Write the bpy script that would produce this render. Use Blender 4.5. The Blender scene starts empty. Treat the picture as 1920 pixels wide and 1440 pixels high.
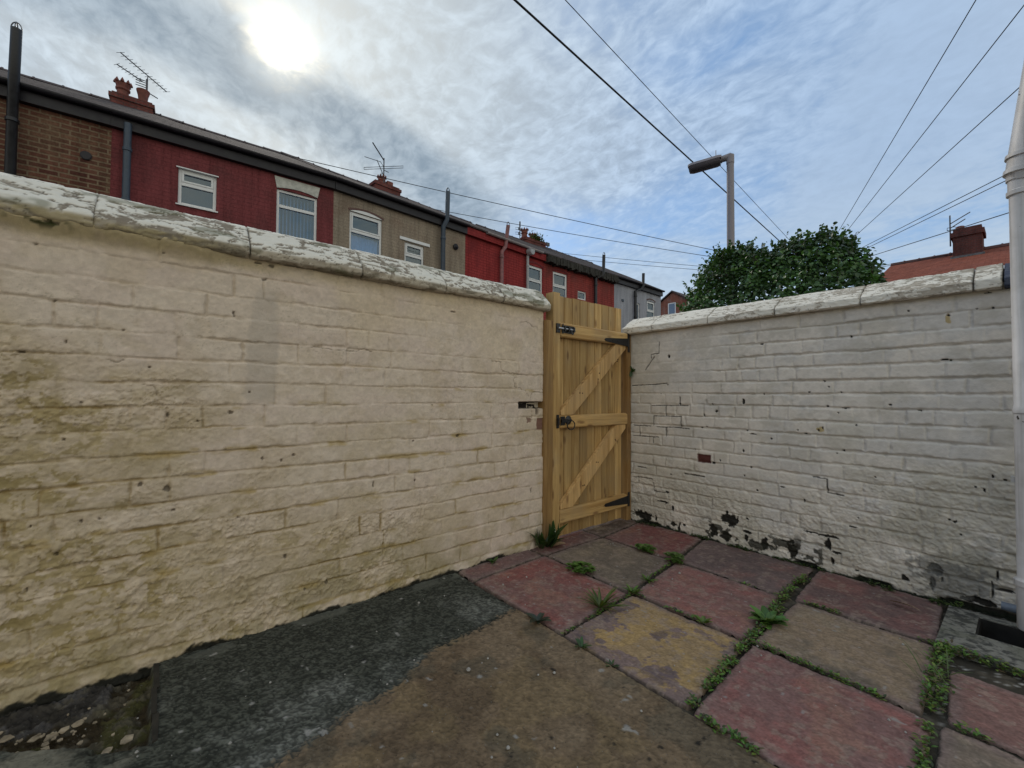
import bpy, bmesh, math, random
import numpy as np
from mathutils import Vector, Matrix

# ------------------------------------------------------------------ camera, world, sun, exposure
scene = bpy.context.scene
COL = scene.collection
random.seed(7)
cam_data = bpy.data.cameras.new("camera")
cam = bpy.data.objects.new("camera", cam_data)
COL.objects.link(cam)
scene.camera = cam
cam_data.sensor_width = 36.0
cam_data.lens = 800.68 / 1920.0 * 36.0
cam_data.clip_start = 0.05
cam_data.clip_end = 3000
CAM = Vector((2.2297, 0.0, 1.07))
yaw, pitch, roll = math.radians(50.4596), math.radians(1.4349), math.radians(0.3866)
fwd = Vector((-math.sin(yaw) * math.cos(pitch), math.cos(yaw) * math.cos(pitch), math.sin(pitch)))
rgt = Vector((math.cos(yaw), math.sin(yaw), 0))
upv = rgt.cross(fwd)
r2 = math.cos(roll) * rgt + math.sin(roll) * upv
u2 = -math.sin(roll) * rgt + math.cos(roll) * upv
cam.matrix_world = Matrix(((r2.x, u2.x, -fwd.x, CAM.x), (r2.y, u2.y, -fwd.y, CAM.y), (r2.z, u2.z, -fwd.z, CAM.z), (0, 0, 0, 1)))

SUN = Vector((-0.795, 0.148, 0.588)).normalized()
sun_data = bpy.data.lights.new("sun", 'SUN')
sun_data.energy = 0.9
sun_data.angle = math.radians(14)
sun_data.color = (1.0, 0.93, 0.82)
sun = bpy.data.objects.new("sun", sun_data)
COL.objects.link(sun)
sun.rotation_euler = SUN.to_track_quat('Z', 'Y').to_euler()
vs = scene.view_settings
vs.view_transform = 'Standard'
vs.look = 'None'
vs.exposure = 0.38
vs.gamma = 1.0
vs.use_curve_mapping = False
scene.cycles.max_bounces = 6
scene.cycles.diffuse_bounces = 4


class NT:
    """small helper to write node maths"""
    def __init__(self, tree):
        self.t = tree
        tree.nodes.clear()

    def n(self, kind, **props):
        nd = self.t.nodes.new(kind)
        for k, v in props.items():
            setattr(nd, k, v)
        return nd

    def put(self, sock, v):
        if v is None:
            return
        if hasattr(v, 'is_output') or isinstance(v, bpy.types.NodeSocket):
            self.t.links.new(v, sock)
        else:
            if sock.type == 'RGBA' and len(v) == 3:
                v = (*v, 1)
            sock.default_value = v

    def m(self, op, a, b=None, c=None, clamp=False):
        nd = self.n('ShaderNodeMath', operation=op, use_clamp=clamp)
        for i, v in enumerate((a, b, c)):
            if v is not None:
                self.put(nd.inputs[i], v)
        return nd.outputs[0]

    def v(self, op, a, b=None, out=0):
        nd = self.n('ShaderNodeVectorMath', operation=op)
        self.put(nd.inputs[0], a)
        if b is not None:
            self.put(nd.inputs[1], b)
        return nd.outputs['Value'] if op in ('DOT_PRODUCT', 'LENGTH') else nd.outputs[0]

    def mix(self, f, a, b, blend='MIX'):
        nd = self.n('ShaderNodeMix', data_type='RGBA', blend_type=blend)
        self.put(nd.inputs[0], f)
        self.put(nd.inputs[6], a)
        self.put(nd.inputs[7], b)
        return nd.outputs[2]

    def noise(self, vec, scale, detail=4, rough=0.55, dist=0.0, color=False):
        nd = self.n('ShaderNodeTexNoise')
        self.put(nd.inputs['Vector'], vec)
        nd.inputs['Scale'].default_value = scale
        nd.inputs['Detail'].default_value = detail
        nd.inputs['Roughness'].default_value = rough
        nd.inputs['Distortion'].default_value = dist
        return nd.outputs[1 if color else 0]

    def ramp(self, f, lo, hi, a=0.0, b=1.0):
        nd = self.n('ShaderNodeMapRange', interpolation_type='SMOOTHSTEP')
        self.put(nd.inputs[0], f)
        for i, v in zip((1, 2, 3, 4), (lo, hi, a, b)):
            nd.inputs[i].default_value = v
        return nd.outputs[0]

    def scalev(self, vec, s):
        nd = self.n('ShaderNodeVectorMath', operation='MULTIPLY')
        self.put(nd.inputs[0], vec)
        nd.inputs[1].default_value = s
        return nd.outputs[0]


SKY_BACK_FILL = (2.1, 1.58, 1.06)  # added fill: warm gain on the unseen sky, lifts the shaded walls
world = bpy.data.worlds.new("World")
scene.world = world
world.use_nodes = True
W = NT(world.node_tree)
tc = W.n('ShaderNodeTexCoord')
D = W.v('NORMALIZE', tc.outputs['Generated'])
sx = W.n('ShaderNodeSeparateXYZ')
W.put(sx.inputs[0], D)
dz = W.m('MAXIMUM', sx.outputs[2], 0.0)
inv = W.m('DIVIDE', 1.0, W.m('ADD', dz, 0.16))
cv = W.n('ShaderNodeCombineXYZ')
W.put(cv.inputs[0], W.m('MULTIPLY', sx.outputs[0], inv))
W.put(cv.inputs[1], W.m('MULTIPLY', sx.outputs[1], inv))
uv = cv.outputs[0]
sky = W.n('ShaderNodeTexSky', sky_type='NISHITA')
sky.sun_disc = False
sky.sun_elevation = math.asin(SUN.z)
sky.sun_rotation = math.atan2(SUN.x, SUN.y)
sky.air_density = 1.0
sky.dust_density = 0.6
sky.ozone_density = 1.6
clear = W.mix(1.0, W.mix(1.0, sky.outputs[0], (0.07, 0.07, 0.07), 'MULTIPLY'), (0.030, 0.108, 0.235), 'ADD')
sd = W.v('DOT_PRODUCT', D, tuple(SUN))
ang = W.m('ARCCOSINE', W.m('MINIMUM', sd, 0.99999))            # angle from the sun, radians
near = W.ramp(ang, 0.10, 0.95, 1.0, 0.0)
# high cloud veil with soft mackerel texture
warp = W.noise(uv, 1.1, 3, 0.5, color=True)
uvw = W.v('ADD', uv, W.scalev(warp, (0.40, 0.40, 0.0)))
big = W.noise(uvw, 0.95, 3, 0.45, 0.1)
mack = W.noise(uvw, 6.0, 6, 0.60, 0.5)
fine = W.noise(uvw, 19.0, 5, 0.62, 0.4)
rip = W.noise(W.scalev(W.v('ADD', uv, W.scalev(warp, (0.25, 0.25, 0.0))), (1.0, 1.5, 1.0)), 17.0, 5, 0.58, 0.6)
tex = W.m('ADD', W.m('MULTIPLY', mack, 0.30), W.m('ADD', W.m('MULTIPLY', fine, 0.32), W.m('MULTIPLY', rip, 0.38)))
cov = W.m('ADD', W.m('MULTIPLY', big, 0.85), W.m('MULTIPLY', tex, 0.34))
cov = W.m('ADD', cov, W.m('MULTIPLY', near, 0.10))
cover = W.ramp(cov, 0.41, 0.64, 0.06, 0.95)
contrast = W.m('MULTIPLY', W.ramp(ang, 0.75, 1.05, 1.0, 0.22), 0.44)
lum = W.m('ADD', 1.0, W.m('MULTIPLY', W.m('SUBTRACT', W.ramp(tex, 0.34, 0.66), 0.5), contrast))
ccol = W.mix(near, (0.312, 0.412, 0.555), (0.44, 0.495, 0.525))
lumc = W.n('ShaderNodeCombineXYZ')
for i in range(3):
    W.put(lumc.inputs[i], lum)
ccol = W.mix(1.0, ccol, lumc.outputs[0], 'MULTIPLY')
low = W.ramp(sx.outputs[2], 0.20, 0.42, 1.0, 0.0)
ccol = W.mix(W.m('MULTIPLY', low, 0.55), ccol, (0.42, 0.50, 0.57))
base = W.mix(cover, clear, ccol)
bn = W.m('ADD', W.v('DOT_PRODUCT', D, (-0.5481, -0.1550, -0.8219)), W.m('ADD', W.m('MULTIPLY', W.m('SUBTRACT', big, 0.5), 0.16), W.m('MULTIPLY', W.m('SUBTRACT', mack, 0.5), 0.07)))
bm = W.v('DOT_PRODUCT', D, (-0.837, 0.184, 0.515))
bank = W.m('MULTIPLY', W.ramp(W.m('ABSOLUTE', W.m('SUBTRACT', bn, 0.012)), 0.022, 0.085, 1.0, 0.0), W.ramp(bm, 0.86, 0.95))
bank = W.m('MULTIPLY', bank, W.ramp(tex, 0.2, 0.62, 1.0, 0.55))
base = W.mix(W.m('MULTIPLY', bank, 0.95), base, (0.135, 0.20, 0.275))
# veiled sun: bright core and warm halo, broken up by the cloud texture
soft = W.ramp(tex, 0.3, 0.7, 1.35, 0.75)
aw = W.m('MULTIPLY', ang, W.ramp(W.m('ADD', W.m('MULTIPLY', big, 0.5), W.m('MULTIPLY', tex, 0.5)), 0.38, 0.62, 0.72, 1.32))
thick = W.ramp(W.m('ADD', W.m('MULTIPLY', mack, 0.55), W.m('MULTIPLY', fine, 0.45)), 0.38, 0.62, 1.35, 0.40)
core = W.m('MULTIPLY', W.m('MULTIPLY', W.m('EXPONENT', W.m('MULTIPLY', W.m('POWER', W.m('DIVIDE', aw, 0.032), 1.4), -1.0)), 2.6), thick)
core = W.m('ADD', core, W.m('MULTIPLY', W.ramp(aw, 0.012, 0.045, 1.0, 0.0), 1.4))
halo = W.m('MULTIPLY', W.m('EXPONENT', W.m('MULTIPLY', aw, -7.2)), 0.31)
halo = W.m('MULTIPLY', halo, W.m('SUBTRACT', 1.0, W.m('MULTIPLY', bank, 0.75)))
glow = W.m('ADD', core, W.m('MULTIPLY', halo, soft))
gc = W.n('ShaderNodeCombineXYZ')
for i, k in enumerate((1.0, 0.88, 0.64)):
    W.put(gc.inputs[i], W.m('MULTIPLY', glow, k))
total = W.mix(1.0, base, gc.outputs[0], 'ADD')
# sky behind the viewer and overhead, brightened and warmed as added wall fill
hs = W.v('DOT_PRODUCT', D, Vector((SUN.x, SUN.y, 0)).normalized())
front = W.ramp(hs, -0.75, 0.30, 1.0, 0.0)  # weight of the added fill, full behind the viewer
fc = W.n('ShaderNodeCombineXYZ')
for i, k in enumerate(SKY_BACK_FILL):
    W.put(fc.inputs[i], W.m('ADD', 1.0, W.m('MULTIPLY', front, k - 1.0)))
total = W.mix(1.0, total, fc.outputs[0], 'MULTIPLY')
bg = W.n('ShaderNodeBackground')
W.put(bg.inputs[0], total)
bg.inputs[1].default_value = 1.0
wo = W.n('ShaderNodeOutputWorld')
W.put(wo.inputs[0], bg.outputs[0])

# ------------------------------------------------------------------ helpers
def tag(o, label=None, cat=None, group=None, kind=None):
    if label: o['label'] = label
    if cat: o['category'] = cat
    if group: o['group'] = group
    if kind or label: o['kind'] = kind or 'thing'
    return o


def empty(name, loc=(0, 0, 0), rz=0.0):
    o = bpy.data.objects.new(name, None)
    o.empty_display_size = 0.2
    COL.objects.link(o)
    o.location = loc
    o.rotation_euler = (0, 0, rz)
    return o


class MB:
    """collects simple solids and links them as one mesh object"""
    def __init__(self):
        self.v, self.f, self.c = [], [], []

    def add(self, vs, fs, col=None):
        k = len(self.v)
        self.v += [tuple(p) for p in vs]
        self.f += [tuple(i + k for i in f) for f in fs]
        self.c += [col or (1, 1, 1)] * len(vs)
        return self

    def box(self, lo, hi, col=None, jit=0.0):
        (a, b, c), (d, e, f) = lo, hi
        p = [(a, b, c), (d, b, c), (d, e, c), (a, e, c), (a, b, f), (d, b, f), (d, e, f), (a, e, f)]
        if jit:
            p = [tuple(q + random.uniform(-jit, jit) for q in t) for t in p]
        return self.add(p, [(0, 3, 2, 1), (4, 5, 6, 7), (0, 1, 5, 4), (1, 2, 6, 5), (2, 3, 7, 6), (3, 0, 4, 7)], col)

    def prism(self, poly, axis, lo, hi, col=None):
        """extrude a 2-D polygon along an axis (0,1,2)"""
        def put(p, h):
            q = list(p)
            q.insert(axis, h)
            return tuple(q)
        n = len(poly)
        vs = [put(p, lo) for p in poly] + [put(p, hi) for p in poly]
        fs = [tuple(range(n))[::-1], tuple(range(n, 2 * n))]
        fs += [(i, (i + 1) % n, n + (i + 1) % n, n + i) for i in range(n)]
        return self.add(vs, fs, col)

    def tube(self, pts, r, seg=10, col=None, cap=True):
        pts = [Vector(p) for p in pts]
        rs = r if isinstance(r, (list, tuple)) else [r] * len(pts)
        vs, fs = [], []
        up = None
        for i, p in enumerate(pts):
            t = (pts[min(i + 1, len(pts) - 1)] - pts[max(i - 1, 0)]).normalized()
            if up is None:
                up = Vector((0, 0, 1)) if abs(t.z) < 0.9 else Vector((1, 0, 0))
            a = t.cross(up).normalized()
            b = a.cross(t).normalized()
            up = b
            for k in range(seg):
                w = 2 * math.pi * k / seg
                vs.append(p + rs[i] * (math.cos(w) * a + math.sin(w) * b))
        for i in range(len(pts) - 1):
            for k in range(seg):
                k2 = (k + 1) % seg
                fs.append((i * seg + k, i * seg + k2, (i + 1) * seg + k2, (i + 1) * seg + k))
        if cap:
            fs.append(tuple(range(seg))[::-1])
            fs.append(tuple(range((len(pts) - 1) * seg, len(pts) * seg)))
        return self.add(vs, fs, col)

    def lathe(self, prof, c, seg=16, col=None):
        """prof: (radius, z) pairs round a vertical axis at c"""
        vs, fs = [], []
        for r, z in prof:
            for k in range(seg):
                w = 2 * math.pi * k / seg
                vs.append((c[0] + r * math.cos(w), c[1] + r * math.sin(w), c[2] + z))
        for i in range(len(prof) - 1):
            for k in range(seg):
                k2 = (k + 1) % seg
                fs.append((i * seg + k, i * seg + k2, (i + 1) * seg + k2, (i + 1) * seg + k))
        fs.append(tuple(range(seg))[::-1])
        fs.append(tuple(range((len(prof) - 1) * seg, len(prof) * seg)))
        return self.add(vs, fs, col)

    def build(self, name, mat, parent=None, smooth=False, bevel=0.0):
        me = bpy.data.meshes.new(name)
        me.from_pydata(self.v, [], self.f)
        at = me.color_attributes.new('Col', 'FLOAT_COLOR', 'POINT')
        arr = np.ones((len(self.v), 4), np.float32)
        arr[:, :3] = np.array(self.c, np.float32).reshape(-1, 3)
        at.data.foreach_set('color', arr.ravel())
        me.materials.append(mat)
        me.update()
        bm = bmesh.new()
        bm.from_mesh(me)
        bmesh.ops.recalc_face_normals(bm, faces=bm.faces)
        if bevel:
            bmesh.ops.bevel(bm, geom=[e for e in bm.edges if e.calc_face_angle(0) > 0.6], offset=bevel, segments=2, affect='EDGES')
        bm.to_mesh(me)
        bm.free()
        if smooth:
            me.polygons.foreach_set('use_smooth', [True] * len(me.polygons))
            if smooth == 'auto':
                me.set_sharp_from_angle(angle=0.7)
        o = bpy.data.objects.new(name, me)
        COL.objects.link(o)
        o.parent = parent
        return o


def grid_mesh(name, P, C, mat, parent=None, loc=None):
    """P: (nu,nv,3) positions, C: (nu,nv,3) linear colours -> one smooth mesh"""
    nu, nv = P.shape[:2]
    me = bpy.data.meshes.new(name)
    idx = np.arange(nu * nv).reshape(nu, nv)
    q = np.stack([idx[:-1, :-1], idx[1:, :-1], idx[1:, 1:], idx[:-1, 1:]], -1).reshape(-1, 4)
    me.vertices.add(nu * nv)
    me.vertices.foreach_set('co', P.astype(np.float32).ravel())
    me.loops.add(q.size)
    me.loops.foreach_set('vertex_index', q.astype(np.int32).ravel())
    me.polygons.add(len(q))
    me.polygons.foreach_set('loop_start', np.arange(0, q.size, 4, dtype=np.int32))
    me.polygons.foreach_set('use_smooth', np.ones(len(q), bool))
    me.update(calc_edges=True)
    at = me.color_attributes.new('Col', 'FLOAT_COLOR', 'POINT')
    arr = np.ones((nu * nv, 4), np.float32)
    arr[:, :3] = C.reshape(-1, 3)
    at.data.foreach_set('color', arr.ravel())
    me.materials.append(mat)
    o = bpy.data.objects.new(name, me)
    COL.objects.link(o)
    o.parent = parent
    if loc: o.location = loc
    return o


# --- numpy noise
def vnoise(x, y, seed=0):
    xi, yi = np.floor(x).astype(np.int64), np.floor(y).astype(np.int64)
    fx, fy = x - xi, y - yi
    fx, fy = fx * fx * fx * (fx * (fx * 6 - 15) + 10), fy * fy * fy * (fy * (fy * 6 - 15) + 10)

    def h(a, b):
        n = (a * 374761393 + b * 668265263 + seed * 982451653) & 0x7fffffff
        n = ((n ^ (n >> 13)) * 1274126177) & 0x7fffffff
        return ((n ^ (n >> 16)) & 0xffff) / 65535.0
    a, b, c, d = h(xi, yi), h(xi + 1, yi), h(xi, yi + 1), h(xi + 1, yi + 1)
    return (a * (1 - fx) + b * fx) * (1 - fy) + (c * (1 - fx) + d * fx) * fy


def fbm(x, y, seed=0, o=4, g=0.5):
    s, a, t = 0, 1.0, 0
    for i in range(o):
        s = s + a * vnoise(x * 2 ** i + 17.3 * i, y * 2 ** i - 9.1 * i, seed + i)
        t += a
        a *= g
    return s / t


def ss(x, a, b):
    t = np.clip((x - a) / (b - a), 0, 1)
    return t * t * (3 - 2 * t)


def mixc(C, col, m):
    return C * (1 - m[..., None]) + np.array(col, np.float32) * m[..., None]


def segdist(U, V, pts):
    d = np.full(U.shape, 9.0)
    for (ax, ay), (bx, by) in zip(pts[:-1], pts[1:]):
        L2 = (bx - ax) ** 2 + (by - ay) ** 2 + 1e-9
        t = np.clip(((U - ax) * (bx - ax) + (V - ay) * (by - ay)) / L2, 0, 1)
        d = np.minimum(d, np.hypot(U - ax - t * (bx - ax), V - ay - t * (by - ay)))
    return d


# ------------------------------------------------------------------ materials
def newmat(name):
    m = bpy.data.materials.new(name)
    m.use_nodes = True
    return m, NT(m.node_tree)


def finish(t, col, rough=0.8, bump=None, bstr=0.3, bdist=0.01, metal=0.0, spec=0.4, extra=None):
    p = t.n('ShaderNodeBsdfPrincipled')
    t.put(p.inputs['Base Color'], col)
    t.put(p.inputs['Roughness'], rough)
    p.inputs['Metallic'].default_value = metal
    p.inputs['Specular IOR Level'].default_value = spec
    if bump is not None:
        b = t.n('ShaderNodeBump')
        b.inputs['Strength'].default_value = bstr
        b.inputs['Distance'].default_value = bdist
        t.put(b.inputs['Height'], bump)
        t.put(p.inputs['Normal'], b.outputs[0])
    o = t.n('ShaderNodeOutputMaterial')
    t.put(o.inputs[0], p.outputs[0])
    return p


def vcol_mat(name, rough=0.85, scale=220.0, bstr=0.25, bdist=0.004, var=0.25, spec=0.3, speck=None):
    m, t = newmat(name)
    a = t.n('ShaderNodeAttribute', attribute_name='Col')
    oc = t.n('ShaderNodeTexCoord').outputs['Object']
    n1 = t.noise(oc, scale, 3, 0.6)
    n2 = t.noise(oc, scale * 0.12, 5, 0.6)
    f = t.m('ADD', t.m('MULTIPLY', n1, var), t.m('ADD', t.m('MULTIPLY', n2, var), 1.0 - var))
    c = t.n('ShaderNodeCombineXYZ')
    for i in range(3):
        t.put(c.inputs[i], f)
    col = t.mix(1.0, a.outputs['Color'], c.outputs[0], 'MULTIPLY')
    if speck:
        s = t.ramp(t.noise(oc, speck[0], 2, 0.5), speck[1], speck[1] + 0.06)
        col = t.mix(t.m('MULTIPLY', s, speck[3]), col, speck[2])
        s2 = t.ramp(t.noise(t.v('ADD', oc, (5.0, 3.0, 1.0)), speck[0] * 0.8, 2, 0.5), speck[1], speck[1] + 0.06)
        col = t.mix(t.m('MULTIPLY', s2, 0.5), col, (0.012, 0.012, 0.011))
    finish(t, col, rough, t.m('ADD', n1, n2), bstr, bdist, spec=spec)
    return m


def plain(name, col, rough=0.5, metal=0.0, spec=0.4, var=0.2, scale=14.0, bstr=0.08):
    m, t = newmat(name)
    oc = t.n('ShaderNodeTexCoord').outputs['Object']
    n = t.noise(oc, scale, 5, 0.6)
    f = t.ramp(n, 0.3, 0.7, 1 - var, 1 + var * 0.6)
    c = t.n('ShaderNodeCombineXYZ')
    for i in range(3):
        t.put(c.inputs[i], t.m('MULTIPLY', f, col[i]))
    finish(t, c.outputs[0], t.ramp(n, 0.3, 0.7, max(rough - 0.08, 0.02), min(rough + 0.1, 1)), n, bstr, 0.003, metal, spec)
    return m


def brick_mat(name, c1, c2, mortar, bw=0.228, bh=0.078, ms=0.011, stain=(0.3, 0.3, 0.3), stain_amt=0.35, bump=0.5, bias=0.0, uv='xz'):
    m, t = newmat(name)
    oc = t.n('ShaderNodeTexCoord').outputs['Object']
    s = t.n('ShaderNodeSeparateXYZ')
    t.put(s.inputs[0], oc)
    c = t.n('ShaderNodeCombineXYZ')
    wob = t.noise(oc, 3.0, 2, 0.5)
    t.put(c.inputs[0], s.outputs[0] if uv[0] == 'x' else s.outputs[1])
    second = {'z': s.outputs[2], 'y': s.outputs[1]}[uv[1]]
    t.put(c.inputs[1], t.m('ADD', second, t.m('MULTIPLY', wob, 0.02)))
    b = t.n('ShaderNodeTexBrick')
    t.put(b.inputs['Vector'], c.outputs[0])
    b.inputs['Scale'].default_value = 1.0
    b.inputs['Mortar Size'].default_value = ms
    b.inputs['Mortar Smooth'].default_value = 0.25
    b.inputs['Bias'].default_value = bias
    b.inputs['Brick Width'].default_value = bw
    b.inputs['Row Height'].default_value = bh
    b.inputs['Color1'].default_value = (*c1, 1)
    b.inputs['Color2'].default_value = (*c2, 1)
    b.inputs['Mortar'].default_value = (*mortar, 1)
    n = t.noise(oc, 1.6, 6, 0.65)
    n2 = t.noise(oc, 30.0, 4, 0.6)
    col = t.mix(t.m('MULTIPLY', t.ramp(n, 0.45, 0.7), stain_amt), b.outputs[0], stain)
    f = t.ramp(n2, 0.3, 0.7, 0.82, 1.14)
    v = t.n('ShaderNodeCombineXYZ')
    for i in range(3):
        t.put(v.inputs[i], f)
    col = t.mix(1.0, col, v.outputs[0], 'MULTIPLY')
    drip = t.noise(t.scalev(oc, (5.0, 5.0, 0.45)), 1.0, 5, 0.65)
    df = t.ramp(drip, 0.35, 0.70, 1.10, 0.74)
    dv = t.n('ShaderNodeCombineXYZ')
    for i in range(3):
        t.put(dv.inputs[i], df)
    col = t.mix(1.0, col, dv.outputs[0], 'MULTIPLY')
    h = t.m('SUBTRACT', t.m('MULTIPLY', n2, 0.4), b.outputs['Fac'])
    finish(t, col, 0.92, h, bump, 0.012, spec=0.1)
    return m


def wood_mat(name, tint=(1, 1, 1), axis=2):
    m, t = newmat(name)
    a = t.n('ShaderNodeAttribute', attribute_name='Col')
    oc = t.n('ShaderNodeTexCoord').outputs['Object']
    sc = [26.0, 26.0, 26.0]
    sc[axis] = 1.3
    # every board gets its own stretch of grain: its colour attribute shifts the noise
    off = t.v('ADD', oc, t.scalev(a.outputs['Color'], (31.0, 17.0, 43.0)))
    g = t.noise(t.scalev(off, tuple(sc)), 1.0, 6, 0.62, 0.8)
    g2 = t.noise(t.scalev(off, tuple(q * 4.5 for q in sc)), 1.0, 3, 0.6, 0.2)
    blot = t.noise(off, 3.5, 4, 0.6)
    ks = [15.0, 15.0, 15.0]
    ks[axis] = 5.0
    vo = t.n('ShaderNodeTexVoronoi')
    t.put(vo.inputs['Vector'], t.scalev(off, tuple(ks)))
    vo.inputs['Scale'].default_value = 1.0
    knot = t.ramp(vo.outputs['Distance'], 0.08, 0.26, 1.0, 0.0)
    col = t.mix(t.ramp(g, 0.30, 0.72), (0.40, 0.235, 0.082), (0.66, 0.445, 0.19))
    col = t.mix(t.m('MULTIPLY', t.ramp(g2, 0.45, 0.75), 0.35), col, (0.22, 0.12, 0.042))
    col = t.mix(t.m('MULTIPLY', t.ramp(blot, 0.42, 0.72), 0.55), col, (0.38, 0.275, 0.15))
    col = t.mix(t.m('MULTIPLY', knot, 0.72), col, (0.17, 0.085, 0.035))
    tone = t.mix(1.0, col, (*tint, 1), 'MULTIPLY')
    br = t.n('ShaderNodeSeparateColor')
    t.put(br.inputs[0], a.outputs['Color'])
    f = t.m('ADD', 0.58, t.m('MULTIPLY', br.outputs[0], 0.52))
    v = t.n('ShaderNodeCombineXYZ')
    for i in range(3):
        t.put(v.inputs[i], f)
    tone = t.mix(1.0, tone, v.outputs[0], 'MULTIPLY')
    finish(t, tone, 0.62, t.m('ADD', g, t.m('MULTIPLY', g2, 0.5)), 0.25, 0.004, spec=0.3)
    return m


def leaf_mat(name):
    m, t = newmat(name)
    a = t.n('ShaderNodeAttribute', attribute_name='Col')
    p = t.n('ShaderNodeBsdfPrincipled')
    t.put(p.inputs['Base Color'], a.outputs['Color'])
    p.inputs['Roughness'].default_value = 0.42
    p.inputs['Specular IOR Level'].default_value = 0.5
    tr = t.n('ShaderNodeBsdfTranslucent')
    t.put(tr.inputs[0], t.mix(1.0, a.outputs['Color'], (1.3, 1.5, 0.55), 'MULTIPLY'))
    mx = t.n('ShaderNodeMixShader')
    mx.inputs[0].default_value = 0.2
    t.put(mx.inputs[1], p.outputs[0])
    t.put(mx.inputs[2], tr.outputs[0])
    o = t.n('ShaderNodeOutputMaterial')
    t.put(o.inputs[0], mx.outputs[0])
    return m


def glass_mat(name, tint=(0.42, 0.58, 0.80), fac=0.14):
    m, t = newmat(name)
    tr = t.n('ShaderNodeBsdfTransparent')
    tr.inputs[0].default_value = (*tint, 1)
    gl = t.n('ShaderNodeBsdfGlossy')
    gl.inputs[0].default_value = (0.75, 0.9, 1, 1)
    gl.inputs['Roughness'].default_value = 0.03
    mx = t.n('ShaderNodeMixShader')
    mx.inputs[0].default_value = fac
    t.put(mx.inputs[1], tr.outputs[0])
    t.put(mx.inputs[2], gl.outputs[0])
    o = t.n('ShaderNodeOutputMaterial')
    t.put(o.inputs[0], mx.outputs[0])
    return m


M_wall_cream = vcol_mat('cream_wall_paint', 0.86, 240, 0.35, 0.004, 0.14)
M_wall_white = vcol_mat('white_wall_paint', 0.86, 240, 0.35, 0.004, 0.12)
M_coping = vcol_mat('flaking_coping_stone', 0.9, 260, 0.35, 0.004, 0.16)
M_conc = vcol_mat('worn_concrete', 0.92, 130, 0.5, 0.004, 0.5, 0.2, (150.0, 0.66, (0.20, 0.19, 0.165), 0.55))
M_slab = vcol_mat('tinted_paving', 0.9, 170, 0.4, 0.003, 0.36, 0.25, (210.0, 0.68, (0.22, 0.19, 0.18), 0.45))
M_wood = wood_mat('treated_softwood')
M_woodh = wood_mat('treated_softwood_rail', (1.0, 0.98, 0.96), axis=1)
M_post = wood_mat('treated_softwood_post', (0.86, 0.78, 0.72))
M_iron = plain('black_ironmongery', (0.012, 0.012, 0.014), 0.42, 0.0, 0.5)
M_steel = plain('bright_bolt', (0.5, 0.5, 0.5), 0.3, 1.0)
M_leaf = leaf_mat('leaf')
M_glass = glass_mat('window_glass')
M_upvc = plain('white_plastic_frame', (0.74, 0.75, 0.76), 0.35, var=0.05)
M_blind = plain('pale_blind', (0.50, 0.60, 0.70), 0.7, var=0.1)
M_room = plain('dark_room', (0.03, 0.055, 0.095), 0.9)
M_gutter = plain('dark_fascia', (0.015, 0.013, 0.019), 0.5, var=0.35)
M_pipe_black = plain('black_cast_pipe', (0.018, 0.018, 0.022), 0.4, var=0.3)
M_pipe_slate = plain('slate_blue_pipe', (0.05, 0.07, 0.10), 0.45)
M_pipe_red = plain('red_painted_pipe', (0.24, 0.10, 0.10), 0.45, var=0.35, scale=9)
M_pipe_grey = plain('grey_plastic_pipe', (0.36, 0.37, 0.39), 0.4, var=0.1)
M_pot = plain('terracotta_pot', (0.21, 0.072, 0.055), 0.75, var=0.4, scale=9)
M_alu = plain('aerial_alloy', (0.10, 0.10, 0.11), 0.45, 0.6)
M_cable = plain('black_cable', (0.012, 0.012, 0.014), 0.6)
M_lamp = plain('grey_lamp_steel', (0.27, 0.245, 0.265), 0.5, var=0.08, scale=5)
M_lampdark = plain('lamp_diffuser', (0.13, 0.115, 0.13), 0.3, var=0.1, scale=4)
M_bark = plain('bark', (0.06, 0.045, 0.032), 0.9, var=0.4)
M_lead = plain('lead_flashing', (0.14, 0.145, 0.15), 0.7, var=0.4)
M_soil = vcol_mat('damp_soil', 0.95, 90, 0.6, 0.008, 0.5)

# ------------------------------------------------------------------ the two yard walls
YW = 3.1861      # face of the white wall


def bricks(U, V, ch, v0, seed, L=0.232, wob=0.0045):
    """distance to bed and head joints, a random number per brick"""
    rng = np.random.RandomState(seed)
    Vw = V + wob * (fbm(U * 1.1, V * 2.0, seed, 3) - 0.5) * 2 + 0.007 * (fbm(U * 10, V * 10, seed + 5, 4) - 0.5)
    Uw = U + 0.012 * (fbm(U * 12, V * 12, seed + 9, 4) - 0.5)
    k = np.floor((Vw - v0) / ch).astype(int)
    fv = (Vw - v0) / ch - k
    bed = np.minimum(fv, 1 - fv) * ch
    head = np.full(U.shape, 9.0)
    bid = np.zeros(U.shape)
    for row in range(k.min(), k.max() + 1):
        sel = k == row
        if not sel.any():
            continue
        lens = np.where(rng.rand(80) < (0.70 if row % 4 == 0 else 0.20), L * 0.5, L) * (1 + rng.uniform(-0.04, 0.04, 80))
        e = -1.6 + np.cumsum(lens) + (0.5 * L if row % 2 else 0) + rng.uniform(-0.04, 0.04)
        i = np.clip(np.searchsorted(e, Uw[sel]), 1, len(e) - 1)
        head[sel] = np.minimum(Uw[sel] - e[i - 1], e[i] - Uw[sel])
        bid[sel] = (np.sin(i * 12.9898 + row * 78.233) * 43758.5453) % 1.0
    return bed, head, bid, k


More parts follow.
